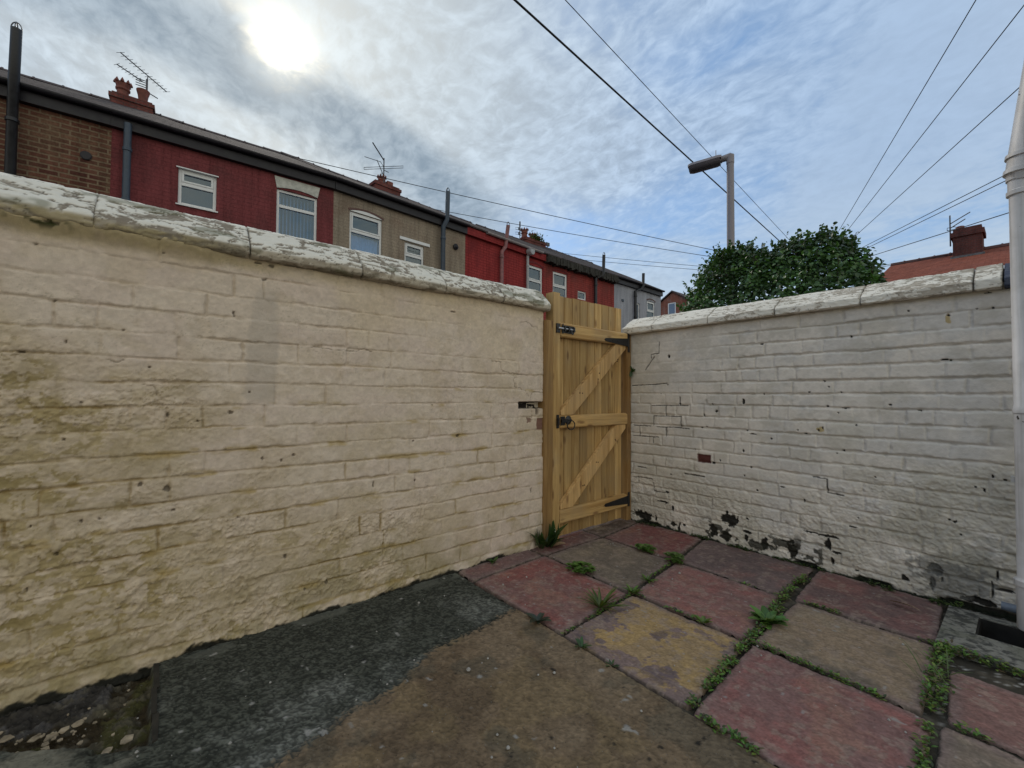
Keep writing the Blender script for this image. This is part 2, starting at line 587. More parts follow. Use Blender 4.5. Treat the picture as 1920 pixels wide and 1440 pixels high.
def spots(U, V, marks, seed):
    """irregular chips listed as (u, v, ru, rv)"""
    m = np.zeros(U.shape)
    wu = (fbm(U * 45, V * 45, seed, 3) - 0.5) * 1.3
    wv = (fbm(U * 45 + 9, V * 45, seed + 3, 3) - 0.5) * 1.3
    for (u, v, a, b) in marks:
        a, b = max(a * 0.85, 0.004), max(b * 0.85, 0.004)
        s = (np.abs(U - u) < 3 * a + 0.01) & (np.abs(V - v) < 3 * b + 0.01)
        d = ((U[s] - u) / a + wu[s]) ** 2 + ((V[s] - v) / b + wv[s]) ** 2
        m[s] = np.maximum(m[s], ss(-d, -1.35, -0.7))
    return m


LS = [(-0.299, 1.398, 0.003, 0.003), (-0.266, 1.252, 0.003, 0.007), (-0.373, 1.207, 0.011, 0.004), (-0.112, 1.31, 0.004, 0.004), (-0.221, 1.031, 0.003, 0.004), (0.028, 0.979, 0.006, 0.013), (-0.264, 0.896, 0.003, 0.004), (0.243, 0.983, 0.011, 0.008), (0.126, 0.951, 0.005, 0.004), (0.247, 1.409, 0.004, 0.006), (-0.034, 1.169, 0.005, 0.004), (0.242, 0.985, 0.01, 0.008), (0.37, 0.771, 0.005, 0.008), (0.497, 0.778, 0.009, 0.01), (0.447, 0.756, 0.003, 0.007), (1.117, 0.805, 0.007, 0.006), (1.415, 0.817, 0.012, 0.01), (0.312, 1.074, 0.005, 0.004), (1.13, 0.58, 0.007, 0.006), (0.889, 0.586, 0.004, 0.017), (-0.051, 0.706, 0.01, 0.009), (0.033, 0.68, 0.011, 0.022), (-0.211, 0.594, 0.004, 0.008), (-0.336, 0.597, 0.004, 0.005), (-0.273, 0.487, 0.008, 0.008), (-0.342, 0.382, 0.004, 0.009), (-0.164, 0.594, 0.003, 0.004), (0.056, 0.589, 0.007, 0.005), (0.471, 0.305, 0.009, 0.011), (0.889, 0.586, 0.004, 0.017), (0.656, 0.137, 0.009, 0.013), (0.558, 0.132, 0.007, 0.008), (0.279, 0.521, 0.007, 0.004), (1.133, 0.582, 0.005, 0.005), (0.362, 1.592, 0.013, 0.006), (0.338, 1.662, 0.022, 0.005), (0.387, 1.66, 0.011, 0.008), (0.246, 1.419, 0.002, 0.012), (-0.349, 1.592, 0.004, 0.004), (0.002, 1.635, 0.005, 0.005), (-0.382, 1.682, 0.034, 0.01), (-0.313, 1.671, 0.025, 0.006), (1.371, 1.572, 0.016, 0.004), (1.412, 0.817, 0.013, 0.008), (1.237, 1.008, 0.004, 0.004), (1.131, 0.58, 0.006, 0.005), (2.018, 0.403, 0.006, 0.023)]
LC = [[(1.917, 1.567), (1.989, 1.573), (2.015, 1.556), (2.074, 1.549), (2.072, 1.527)], [(1.67, 1.287), (1.739, 1.283), (1.758, 1.225), (1.821, 1.207), (1.991, 1.211)], [(1.855, 1.195), (1.87, 1.123), (1.966, 1.102), (1.987, 1.059)], [(2.003, 1.04), (2.024, 1.083), (2.137, 1.092)], [(0.571, 1.294), (0.738, 1.296), (0.878, 1.295)], [(-0.157, 1.191), (-0.127, 1.191), (-0.112, 1.199)], [(-0.055, 1.094), (-0.006, 1.087), (-0.007, 1.058)], [(0.529, 0.974), (0.588, 0.995), (0.677, 0.94), (0.68, 0.97), (0.777, 0.971), (0.805, 0.936)]]
RS = [(0.94, 1.032, 0.013, 0.027), (1.062, 1.431, 0.017, 0.008), (0.358, 1.16, 0.012, 0.005), (0.719, 1.01, 0.008, 0.01), (0.658, 0.924, 0.01, 0.015), (0.752, 0.959, 0.013, 0.016), (0.463, 1.006, 0.013, 0.012), (1.119, 0.783, 0.009, 0.012), (1.416, 1.17, 0.008, 0.007), (1.337, 1.1, 0.01, 0.008), (1.441, 1.135, 0.003, 0.005), (0.941, 0.687, 0.009, 0.017), (0.729, 0.575, 0.02, 0.015), (0.778, 0.599, 0.008, 0.011), (0.64, 0.83, 0.014, 0.008), (0.676, 0.839, 0.01, 0.01), (0.964, 0.83, 0.012, 0.005), (1.004, 0.807, 0.036, 0.006), (0.988, 0.577, 0.014, 0.008), (0.385, 0.439, 0.014, 0.007), (0.944, 0.512, 0.006, 0.012), (1.387, 0.862, 0.008, 0.012), (1.408, 0.877, 0.006, 0.011), (1.316, 0.836, 0.012, 0.007), (1.274, 0.854, 0.004, 0.004), (0.368, 1.388, 0.016, 0.022), (1.415, 1.17, 0.008, 0.007), (1.441, 1.134, 0.003, 0.005), (1.504, 1.097, 0.005, 0.007), (1.434, 1.011, 0.011, 0.01), (1.528, 1.004, 0.032, 0.005), (1.728, 1.026, 0.009, 0.008), (1.847, 0.999, 0.016, 0.005), (1.489, 0.974, 0.006, 0.007), (1.386, 0.862, 0.008, 0.01), (1.407, 0.876, 0.007, 0.007), (1.513, 0.747, 0.008, 0.007), (1.479, 0.727, 0.009, 0.004), (1.574, 0.903, 0.01, 0.003), (2.148, 0.671, 0.011, 0.009), (2.109, 0.681, 0.006, 0.016), (2.049, 0.619, 0.009, 0.004), (2.08, 0.61, 0.003, 0.02), (1.976, 0.429, 0.016, 0.011), (1.954, 0.433, 0.006, 0.008), (1.579, 0.36, 0.004, 0.009), (1.55, 0.301, 0.031, 0.008), (1.66, 0.61, 0.004, 0.003), (1.556, 1.434, 0.008, 0.012), (1.811, 1.547, 0.005, 0.005), (2.068, 1.522, 0.004, 0.005), (2.122, 1.519, 0.004, 0.004), (1.964, 1.505, 0.011, 0.009), (1.942, 1.27, 0.025, 0.005), (1.97, 1.268, 0.005, 0.006), (1.418, 1.169, 0.008, 0.007), (1.441, 1.134, 0.003, 0.005), (2.105, 1.597, 0.018, 0.006), (0.823, 0.232, 0.011, 0.019), (0.839, 0.179, 0.073, 0.048), (0.726, 0.08, 0.033, 0.054), (0.951, 0.082, 0.015, 0.034), (1.069, 0.075, 0.023, 0.045), (1.237, 0.07, 0.035, 0.064), (0.814, 0.054, 0.047, 0.032), (0.454, 0.039, 0.013, 0.044), (0.407, 0.046, 0.028, 0.021), (0.111, 0.06, 0.096, 0.038), (0.249, 0.058, 0.01, 0.027), (0.165, 0.035, 0.042, 0.022), (0.402, 0.168, 0.013, 0.035), (0.339, 0.204, 0.012, 0.013), (0.3, 0.205, 0.059, 0.007), (0.959, 0.122, 0.036, 0.011), (1.336, 0.216, 0.041, 0.007), (1.199, 0.121, 0.038, 0.007), (1.183, 0.473, 0.026, 0.006), (1.029, 0.424, 0.011, 0.011), (1.307, 0.409, 0.005, 0.018), (0.349, 0.291, 0.02, 0.014), (0.5, 0.059, 0.015, 0.01), (0.963, 0.212, 0.015, 0.008), (1.437, 0.215, 0.066, 0.011), (1.431, 0.166, 0.019, 0.041), (1.47, 0.126, 0.024, 0.009), (1.453, 0.071, 0.011, 0.027), (1.568, 0.049, 0.013, 0.005), (1.777, 0.078, 0.018, 0.022), (1.898, 0.165, 0.037, 0.035), (1.887, 0.085, 0.015, 0.035), (1.923, 0.115, 0.006, 0.017), (1.819, 0.002, 0.007, 0.006), (1.55, 0.302, 0.031, 0.007), (1.956, 0.432, 0.008, 0.008), (1.98, 0.434, 0.006, 0.006), (1.995, 0.367, 0.008, 0.008), (2.117, 0.201, 0.005, 0.027), (2.101, 0.126, 0.004, 0.043), (2.141, 0.134, 0.039, 0.008), (2.048, 0.052, 0.059, 0.022)]
RC = [[(0.019, 1.157), (0.247, 1.163), (0.348, 1.171)], [(0.215, 0.987), (0.386, 0.991), (0.528, 0.993)], [(0.342, 0.985), (0.342, 0.909)], [(0.23, 0.825), (0.231, 0.902), (0.472, 0.905), (0.47, 0.826)], [(0.261, 0.811), (0.415, 0.818), (0.54, 0.813)], [(0.036, 0.814), (0.204, 0.814)], [(0.097, 0.808), (0.097, 0.727)], [(0.342, 0.814), (0.342, 0.742)], [(0.03, 0.722), (0.276, 0.727)], [(0.225, 0.718), (0.225, 0.677)], [(0.283, 1.513), (0.278, 1.421), (0.211, 1.416), (0.205, 1.384)], [(0.237, 1.396), (0.152, 1.288)], [(0.507, 0.46), (0.597, 0.465), (0.658, 0.459)], [(0.463, 1.063), (0.463, 0.997)], [(0.045, 0.365), (0.112, 0.376), (0.218, 0.373)], [(0.234, 0.348), (0.234, 0.279), (0.349, 0.286)], [(0.502, 0.465), (0.574, 0.459), (0.661, 0.462)], [(0.079, 0.461), (0.166, 0.458)], [(0.689, 0.137), (0.718, 0.119), (0.767, 0.123)], [(1.354, 0.567), (1.429, 0.564), (1.431, 0.48), (1.512, 0.477)]]

# ---- cream wall (left): face at x = 0, running along y
st = 0.0042
U, V = np.meshgrid(np.arange(-1.50, 2.130, st), np.arange(-0.05, 1.705, st), indexing='ij')
bed, head, bid, row = bricks(U, V, 0.0968, 0.917 - 12 * 0.0968, 11)
n_low = fbm(U * 1.6, V * 1.9, 21, 4)
n_mid = fbm(U * 6, V * 9, 23, 4)
n_fine = fbm(U * 34, V * 36, 25, 4)
n_xf = fbm(U * 90, V * 95, 27, 3)
smooth_paint = ss(V, 1.15, 1.42) * ss(n_low + 0.25 * ss(U, 0.4, 1.2), 0.30, 0.56)
rough_zone = ss(1.35 - V * 0.75 - U * 0.62 + (n_low - 0.5) * 1.2, 0.35, 0.85)          # spalled, algae stained lower left
jv_b = ss(fbm(U * 4.5, row * 7.7, 31, 4), 0.36, 0.66)
jv_h = ss(fbm(U * 4.1, row * 5.1 + 3, 33, 3), 0.40, 0.72)
vis = 1 - 0.80 * smooth_paint
gb = (1 - ss(bed + 0.012 * (n_fine - 0.5), 0.002, 0.010)) * (0.10 + 0.85 * jv_b) * vis
gh = (1 - ss(head + 0.011 * (n_fine - 0.5), 0.001, 0.008)) * (0.06 + 0.85 * jv_h) * vis
gr = np.maximum(gb, gh)
H = -0.0070 * gr + 0.005 * (bid - 0.5) * vis + 0.006 * (n_low - 0.5) + 0.0028 * (n_mid - 0.5) + 0.0022 * (n_fine - 0.5)
flake = ss(np.abs(fbm(U * 17, V * 34, 41, 4) - 0.5), 0.0, 0.055)       # torn paint edges
crumb = 1 - 2 * np.abs(fbm(U * 34, V * 52, 43, 4, 0.6) - 0.5)
rz_ = rough_zone * (0.35 + 0.65 * ss(fbm(U * 4, V * 8, 45, 4), 0.40, 0.62))
f1_ = fbm(U * 30, V * 33, 46, 5, 0.62)
fl1 = ss(f1_, 0.495, 0.510)
fl2 = ss(fbm(U * 48 + 7, V * 50, 47, 5, 0.6), 0.525, 0.54)
grit = fbm(U * 120, V * 130, 48, 2)
H += (0.16 + rz_) * (0.0045 * (n_fine - 0.5) + 0.0040 * (n_xf - 0.5) + 0.0030 * fl1 + 0.0030 * fl2 + 0.0040 * (grit - 0.5))
# shadow line lip above deep bed joints: the upper brick edge rolls out
H += 0.0025 * gb * np.sin((V - 0.917) / 0.0968 * 2 * np.pi)
ls = spots(U, V, LS, 51)
ls *= 0.85
H -= 0.010 * ls
crk = np.zeros(U.shape)
for c in LC[:7]:
    crk = np.maximum(crk, 1 - ss(segdist(U + 0.03 * (n_fine - 0.5), V + 0.03 * (fbm(U * 33 + 5, V * 33, 91, 4) - 0.5), c), 0.0008, 0.0036 * (0.4 + 1.2 * n_fine)))
H -= 0.006 * crk
hole = ss(U, 1.895, 1.905) * (1 - ss(np.abs(V - 0.998 - 0.006 * (n_fine - 0.5)), 0.019, 0.026))
hole = np.maximum(hole, (1 - ss(np.abs(U - 2.075), 0.010, 0.018)) * ss(V, 0.925, 0.94) * (1 - ss(V, 0.99, 1.0)))
bare = ss(U + 0.01 * (n_fine - 0.5), 2.066, 2.072) * ss(V, 0.815, 0.83) * (1 - ss(V, 0.90, 0.91))
bare = np.maximum(bare, 0.8 * (1 - ss(np.hypot((U - 2.0) / 0.06, (V - 0.90) / 0.05) + 1.6 * (n_fine - 0.5), 0.35, 0.55)))
H -= 0.05 * hole + 0.006 * bare
H += 0.034 * ss(V, 1.615, 1.69) * ss(0.40 - U, 0.0, 0.35) + 0.008 * ss(V, 1.63, 1.69) * ss(1.2 - U, 0.0, 0.6)                   # mortar fillet under the coping
foot = ss(0.055 + 0.03 * (n_mid - 0.5) - V, 0.0, 0.05)
H += 0.012 * foot * n_fine
cream = np.array((0.655, 0.548, 0.448), np.float32)
C = np.broadcast_to(cream, U.shape + (3,)).copy()
C = mixc(C, (0.635, 0.52, 0.435), ss(n_mid, 0.42, 0.62) * 0.75)
C = mixc(C, (0.63, 0.51, 0.355), ss(fbm(U * 2.2, V * 2.4, 61, 4), 0.50, 0.72) * 0.55 * ss(V, 0.9, 1.5))
C = mixc(C, (0.55, 0.45, 0.265), ss(V + 0.07 * (n_mid - 0.5), 1.60, 1.665) * (0.45 + 0.5 * ss(0.9 - U, 0, 0.9)))
alg = rough_zone * ss(fbm(U * 3.2, V * 5.2, 63, 5), 0.24, 0.60)
C = mixc(C, (0.385, 0.295, 0.145), alg * (0.75 + 0.22 * ss(0.5 - U, 0, 0.6)))
C = mixc(C, (0.27, 0.205, 0.085), rough_zone * ss(fbm(U * 5, V * 14, 65, 4), 0.50, 0.72) * ss(0.55 - U, -0.1, 0.5) * 0.8)
C = mixc(C, (0.65, 0.53, 0.415), rough_zone * np.maximum(fl1 * 0.6, ss(fbm(U * 20, V * 30, 67, 4), 0.54, 0.60)) * 0.75)     # sound flakes left on
C = mixc(C, (0.54, 0.435, 0.32), ss(fbm(U * 9, V * 10, 68, 5, 0.6), 0.50, 0.66) * 0.45)
C = mixc(C, (0.47, 0.375, 0.245), ss(fbm(U * 3.0, V * 3.6, 66, 5, 0.6), 0.52, 0.68) * 0.40 * ss(1.5 - V, 0, 0.5))
C *= (1 + 0.22 * (n_xf - 0.5) + 0.20 * (n_fine - 0.5))[..., None]
dirt = gr * ss(fbm(U * 4, V * 6, 69, 4), 0.32, 0.60)
C = mixc(C, (0.27, 0.185, 0.07), dirt * (0.35 + 0.6 * rough_zone + 0.35 * ss(1.3 - V, 0, 0.7)) * 0.8)
ochre = ss(fbm(U * 7, V * 22, 71, 4), 0.60, 0.76) * (1 - ss(bed, 0.004, 0.030)) * ss(1.35 - V, 0, 0.3)
C = mixc(C, (0.37, 0.26, 0.09), ochre * 0.75)
C = mixc(C, (0.24, 0.20, 0.085), ss(0.34 - V + 0.25 * (n_low - 0.5), 0, 0.30) * 0.45 * ss(fbm(U * 9, V * 9, 73, 4), 0.35, 0.65))
yy = 0.368 + 0.020 * (n_fine - 0.5) + 0.035 * (n_mid - 0.5) + 0.05 * (V - 1.3)
stain = (1 - ss(np.abs(U - yy), 0.030 + 0.02 * ss(1.55 - V, 0, 0.3), 0.052 + 0.02 * ss(1.55 - V, 0, 0.3))) * ss(V, 1.00, 1.06) * (1 - ss(V, 1.50, 1.58))
C = mixc(C, (0.43, 0.375, 0.32), stain * 0.50 * (0.6 + 0.8 * n_fine))
C = mixc(C, (0.27, 0.20, 0.10), (1 - ss(np.abs(f1_ - 0.497), 0.0, 0.012)) * (0.12 + rz_) * 0.55)
tr = (1 - ss(np.abs(fbm(U * 30, V * 55, 77, 3) - 0.5), 0.0, 0.02)) * ss(fbm(U * 3, V * 3, 79, 3), 0.5, 0.68)
C = mixc(C, (0.33, 0.27, 0.18), tr * 0.5)
C = mixc(C, (0.035, 0.030, 0.026), np.maximum(ls * 0.80, crk * 0.34))
C = mixc(C, (0.020, 0.015, 0.013), hole)
C = mixc(C, (0.17, 0.075, 0.055), bare * 0.9)
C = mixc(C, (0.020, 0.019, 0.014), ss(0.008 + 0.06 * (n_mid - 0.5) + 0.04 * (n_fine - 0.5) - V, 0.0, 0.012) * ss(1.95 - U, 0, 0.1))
moss = ss(V, 1.64, 1.665) * (1 - ss(V, 1.69, 1.70)) * (1 - ss(np.abs(U + 0.34), 0.05, 0.10)) * ss(fbm(U * 28, V * 40, 81, 4), 0.42, 0.55)
C = mixc(C, (0.045, 0.05, 0.015), moss)
P = np.stack([H, U, V], -1)
wall_l = tag(empty('garden_wall', (0, 0, 0)), 'long cream painted brick wall stained green at its lower left, with flaking white coping', 'wall')
o = grid_mesh('painted_brickwork', P, C, M_wall_cream, wall_l)
mb = MB()
mb.box((-0.225, -2.6, -0.05), (-0.05, 2.128, 1.69))
mb.box((-0.225, -2.6, -0.05), (-0.004, -1.50, 1.69))
mb.build('wall_core', plain('cream_paint', (0.56, 0.49, 0.39), 0.9), wall_l)

# ---- white wall (right): face at y = YW, running along x
U, V = np.meshgrid(np.arange(-0.06, 2.62, st), np.arange(-0.05, 1.64, st), indexing='ij')
bed, head, bid, row = bricks(U, V, 0.0857, 0.574 - 8 * 0.0857, 12, L=0.228)
n_low = fbm(U * 1.7, V * 1.9, 121, 4)
n_mid = fbm(U * 6, V * 9, 123, 4)
n_fine = fbm(U * 34, V * 36, 125, 4)
n_xf = fbm(U * 90, V * 95, 127, 3)
smooth_paint = ss(V, 1.02, 1.2) * ss(0.95 - U + 0.6 * (n_low - 0.5), 0.0, 0.35)
jv_b = ss(fbm(U * 3.6, row * 7.7, 131, 4), 0.25, 0.58)
jv_h = ss(fbm(U * 3.1, row * 5.1 + 3, 133, 3), 0.25, 0.60)
vis = 1 - 0.85 * smooth_paint
gb = (1 - ss(bed + 0.012 * (n_fine - 0.5), 0.001, 0.013)) * (0.2 + 0.9 * jv_b) * vis
gh = (1 - ss(head + 0.012 * (n_fine - 0.5), 0.000, 0.011)) * (0.10 + 0.8 * jv_h) * vis
gr = np.maximum(gb, gh)
H = -0.0090 * gr + 0.0055 * (bid - 0.5) * vis + 0.006 * (n_low - 0.5) + 0.0025 * (n_mid - 0.5) + 0.0020 * (n_fine - 0.5)
H += 0.0025 * gb * np.sin((V - 0.574) / 0.0857 * 2 * np.pi)
lowr = ss(0.55 - V + 0.5 * (n_low - 0.5) + 0.25 * ss(U, 1.2, 2.0), 0.0, 0.35)
crumb = 1 - 2 * np.abs(fbm(U * 34, V * 52, 143, 4, 0.6) - 0.5)
fl1 = ss(fbm(U * 30, V * 33, 146, 5, 0.62), 0.495, 0.51)
fl2 = ss(fbm(U * 48 + 7, V * 50, 147, 5, 0.6), 0.525, 0.54)
H += (0.12 + lowr) * (0.0045 * (n_fine - 0.5) + 0.0035 * (n_xf - 0.5) + 0.0028 * fl1 + 0.0028 * fl2)
rs = spots(U, V, [(a, b, c * (0.72 if b > 0.25 else 1.0), d * (0.72 if b > 0.25 else 1.0)) for a, b, c, d in RS], 151)
extra = np.random.RandomState(5)
more = [(extra.uniform(0.1, 2.3), 0.574 + 0.0857 * extra.randint(-5, 8) + extra.normal(0, 0.006), abs(extra.normal(0.006, 0.005)), 0.003) for _ in range(5)]
rs = np.maximum(rs, 0.8 * spots(U, V, more, 157))
crk = np.zeros(U.shape)
for c in RC:
    crk = np.maximum(crk, 1 - ss(segdist(U + 0.006 * (n_fine - 0.5), V + 0.006 * (n_xf - 0.5), c), 0.0015, 0.005))
rs *= 0.85
H -= 0.012 * rs + 0.008 * crk
redb = (1 - ss(np.abs(U - 0.655 + 0.006 * (n_fine - 0.5)), 0.048, 0.056)) * (1 - ss(np.abs(V - 0.597 + 0.01 * (n_fine - 0.5)), 0.028, 0.036))
H -= 0.007 * redb
# bare grey render and missing paint at the foot of the wall by the drain
patch = (1 - ss(np.hypot((U - 1.975) / 0.19, (V - 0.125) / 0.11) + 1.0 * (n_mid - 0.5) + 0.8 * (n_fine - 0.5), 0.80, 0.95))
void = ss(U + 0.02 * (n_mid - 0.5), 1.93, 1.95) * (1 - ss(V + 0.06 * (n_mid - 0.5), 0.02, 0.05)) + 0.9 * ss(0.03 - V, 0, 0.02) * ss(n_mid, 0.45, 0.6)
void = np.clip(void, 0, 1)
H += 0.004 * patch - 0.03 * void
C = np.broadcast_to(np.array((0.675, 0.615, 0.545), np.float32), U.shape + (3,)).copy()
C = mixc(C, (0.575, 0.54, 0.50), ss(n_mid, 0.42, 0.62) * 0.7)
C = mixc(C, (0.58, 0.53, 0.445), ss(fbm(U * 2.2, V * 2.4, 161, 4), 0.50, 0.72) * 0.6)
C = mixc(C, (0.54, 0.46, 0.32), ss(V + 0.03 * (n_mid - 0.5), 1.575, 1.61) * ss(fbm(U * 5, V * 4, 162, 3), 0.35, 0.6) * 0.7)
C = mixc(C, (0.47, 0.43, 0.355), lowr * 0.6 * ss(fbm(U * 4, V * 6, 163, 4), 0.35, 0.6))
C = mixc(C, (0.30, 0.28, 0.23), lowr * ss(U, 1.3, 2.2) * ss(fbm(U * 6, V * 9, 164, 4), 0.45, 0.62) * 0.7)
C *= (1 + 0.16 * (n_xf - 0.5) + 0.16 * (n_fine - 0.5))[..., None]
C = mixc(C, (0.50, 0.455, 0.385), ss(fbm(U * 9, V * 10, 168, 5, 0.6), 0.50, 0.66) * 0.5)
C = mixc(C, (0.25, 0.225, 0.18), gr * ss(fbm(U * 4, V * 6, 169, 4), 0.40, 0.68) * (0.30 + 0.4 * lowr))
C = mixc(C, (0.42, 0.30, 0.10), spots(U, V, [(1.962, 1.487, 0.012, 0.03), (1.40, 0.868, 0.02, 0.02)], 171) * 0.8)
C = mixc(C, (0.024, 0.021, 0.017), np.maximum(ss(rs, 0.1, 0.62), crk * 0.9))
C = mixc(C, (0.105, 0.035, 0.03), redb)
C = mixc(C, (0.155, 0.15, 0.138), patch * (0.45 + 0.5 * n_fine))
C = mixc(C, (0.028, 0.026, 0.022), void)
tornt = ss(V, -0.1, 0.02) * ss(0.22 - V, 0, 0.12) * ss(U, 0.55, 0.7) * (1 - ss(U, 1.35, 1.6)) * ss(fbm(U * 16, V * 19, 173, 5), 0.60, 0.63)
C = mixc(C, (0.026, 0.025, 0.017), tornt * 0.9)
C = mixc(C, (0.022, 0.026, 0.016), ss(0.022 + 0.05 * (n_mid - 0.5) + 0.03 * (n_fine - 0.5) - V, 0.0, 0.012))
P = np.stack([U, YW - H, V], -1)
wall_r = tag(empty('garden_wall', (0, YW, 0)), 'white painted brick wall with black chips, running from the gate to the downpipe', 'wall')
P[..., 1] -= YW
o = grid_mesh('painted_brickwork', P[:, ::-1], C[:, ::-1], M_wall_white, wall_r)
mb = MB()
mb.box((-0.225, 0.05, -0.05), (3.4, 0.225, 1.62))
mb.build('wall_core', plain('white_paint', (0.52, 0.51, 0.49), 0.9), wall_r)


# ---- coping stones
def coping(parent, joints, prof, tomap, seed, pal, gap=0.001, dark_last=False):
    """one flaking stone per interval; prof = (across, z) polyline; tomap(along, across, z) -> xyz"""
    pr = np.array(prof)
    seg = np.r_[0, np.cumsum(np.hypot(*np.diff(pr, axis=0).T))]
    t = np.arange(0, seg[-1], 0.0045)
    a0, z0 = np.interp(t, seg, pr[:, 0]), np.interp(t, seg, pr[:, 1])
    # rounded section
    k = np.ones(3) / 3  # soften the arrises
    a0[1:-1], z0[1:-1] = np.convolve(a0, k, 'valid'), np.convolve(z0, k, 'valid')
    da, dzz = np.gradient(a0), np.gradient(z0)
    ln = np.hypot(da, dzz) + 1e-9
    na, nz = dzz / ln, -da / ln
    if nz[len(nz) // 2] < 0:
        na, nz = -na, -nz
    for i, (j0, j1) in enumerate(zip(joints[:-1], joints[1:])):
        s = np.arange(j0 + gap / 2, j1 - gap / 2, 0.0045)
        S, T = np.meshgrid(s, t, indexing='ij')
        A, Z = np.broadcast_to(a0, S.shape).copy(), np.broadcast_to(z0, S.shape).copy()
        dark = dark_last and i == len(joints) - 2
        e = np.minimum(S - s[0], s[-1] - S)
        fl = fbm(S * 26 + 2.5 * fbm(S * 12, T * 12, seed + 12, 3), T * 58 + 2.0 * fbm(S * 16, T * 16, seed + 14, 3) + i * 3.1, seed, 5, 0.62)
        area = fbm(S * 3.2, T * 3.5, seed + 2, 3)
        upper = ss(T, seg[2] * 0.98, seg[2] * 1.02)
        topf = ss(Z, pal['nose_z'] - 0.004, pal['nose_z'] + 0.010)
        paint = ss(fl + pal['cover'] * (area - 0.5) + pal['bias'], 0.48, 0.52)
        f2 = fbm(S * 40, T * 60, seed + 4, 3)
        off = 0.0022 * paint + 0.006 * (area - 0.5) + 0.004 * (fl - 0.5) + 0.003 * (f2 - 0.5) + 0.012 * (vnoise(S * 1.2, S * 0, seed + 8) - 0.5) + 0.005 * (vnoise(S * 0.01, S * 0 + i * 7.7, seed + 9) - 0.5)
        off -= 0.0035 * (1 - ss(e + 0.012 * (fl - 0.5), 0.0, 0.005))
        A += na * off
        Z += nz * off
        if dark:
            C = np.broadcast_to(np.array((0.055, 0.065, 0.10), np.float32), S.shape + (3,)).copy()
            C = mixc(C, (0.08, 0.09, 0.12), ss(fl, 0.45, 0.65))
        else:
            C = np.broadcast_to(np.array(pal['stone'], np.float32), S.shape + (3,)).copy()
            C = mixc(C, pal['stone2'], ss(f2 + 0.5 * (area - 0.5), 0.42, 0.62))
            C = mixc(C, pal['white'], paint * (0.35 + 0.65 * topf))
            C = mixc(C, pal['nose'], (1 - topf) * pal['nosemix'] * (0.6 + 0.4 * ss(fl, 0.35, 0.6)))
            rim = (1 - ss(np.abs(fl + pal['cover'] * (area - 0.5) + pal['bias'] - 0.485), 0.0, 0.014))
            C = mixc(C, (0.10, 0.083, 0.065), rim * (0.85 if 'fillet' in pal else 0.6))
            C = mixc(C, (0.12, 0.10, 0.065), (1 - topf) * ss(fbm(S * 9, T * 22, seed + 16, 5), 0.50, 0.62) * 0.65 * pal['moss'])
            C = mixc(C, (0.10, 0.10, 0.045), ss(fbm(S * 6, T * 9, seed + 6, 4), 0.62, 0.72) * 0.55 * pal['moss'])
            C = mixc(C, (0.05, 0.042, 0.035), (1 - ss(e + 0.010 * (f2 - 0.5), 0.0, 0.006)) * (0.9 if abs(j1 - 2.168) < 0.01 else 0.5 if 'fillet' not in pal else 0.35) * ss(fl, 0.3, 0.5))
            if 'fillet' in pal:
                C = mixc(C, (0.42, 0.345, 0.19), ss(0.35 - S, 0, 0.35) * (1 - topf) * 0.7 * ss(fl, 0.3, 0.6))
        X = tomap(S, A, Z)
        # close the ends of the stone
        capA = X.copy()[:1].repeat(2, 0)
        mid = X[0].mean(0)
        ends0 = np.concatenate([mid[None, None].repeat(len(t), 1).reshape(1, len(t), 3), X, X[-1].mean(0)[None, None].repeat(len(t), 1).reshape(1, len(t), 3)], 0)
        Cc = np.concatenate([C[:1] * 0.6, C, C[-1:] * 0.6], 0)
        st_ = grid_mesh('coping_stone', ends0, Cc, M_coping, parent)
        if dark:
            st_['label'] = 'dark slate blue coping end'


cream_pal = dict(nose_z=1.708, cover=0.50, bias=0.030, stone=(0.24, 0.20, 0.155), stone2=(0.36, 0.32, 0.26), white=(0.72, 0.68, 0.60), nose=(0.50, 0.43, 0.33), nosemix=0.7, moss=1.0, fillet=1)
prof_l = [(-0.10, 1.674), (0.028, 1.676), (0.042, 1.684), (0.045, 1.712), (0.030, 1.737), (-0.06, 1.828), (-0.115, 1.854), (-0.17, 1.825), (-0.27, 1.745), (-0.275, 1.675), (-0.2, 1.668)]
coping(wall_l, [-1.35, -0.75, -0.2, 0.30, 0.80, 1.30, 1.74, 2.168], prof_l, lambda s, a, z: np.stack([a, s, z], -1), 201, cream_pal)
white_pal = dict(nose_z=1.655, cover=0.80, bias=0.10, stone=(0.38, 0.33, 0.265), stone2=(0.50, 0.445, 0.365), white=(0.76, 0.71, 0.62), nose=(0.56, 0.515, 0.45), nosemix=0.7, moss=0.25)
prof_r = [(-0.10, 1.602), (0.036, 1.604), (0.050, 1.610), (0.052, 1.655), (0.034, 1.668), (-0.06, 1.730), (-0.115, 1.757), (-0.17, 1.735), (-0.27, 1.67), (-0.275, 1.61), (-0.2, 1.602)]
coping(wall_r, [-0.05, 0.24, 0.71, 1.16, 1.61, 2.06, 2.16, 2.62], prof_r, lambda s, a, z: np.stack([s, -a, z], -1)[:, ::-1], 231, white_pal, gap=0.001, dark_last=True)
for o in wall_r.children:
    pass

# ------------------------------------------------------------------ ground
mb = MB()
mb.add([(-300, -300, -0.12), (300, -300, -0.12), (300, 300, -0.12), (-300, 300, -0.12)], [(0, 1, 2, 3)], (0.06, 0.058, 0.055))
tag(mb.build('ground', M_conc), kind='structure')
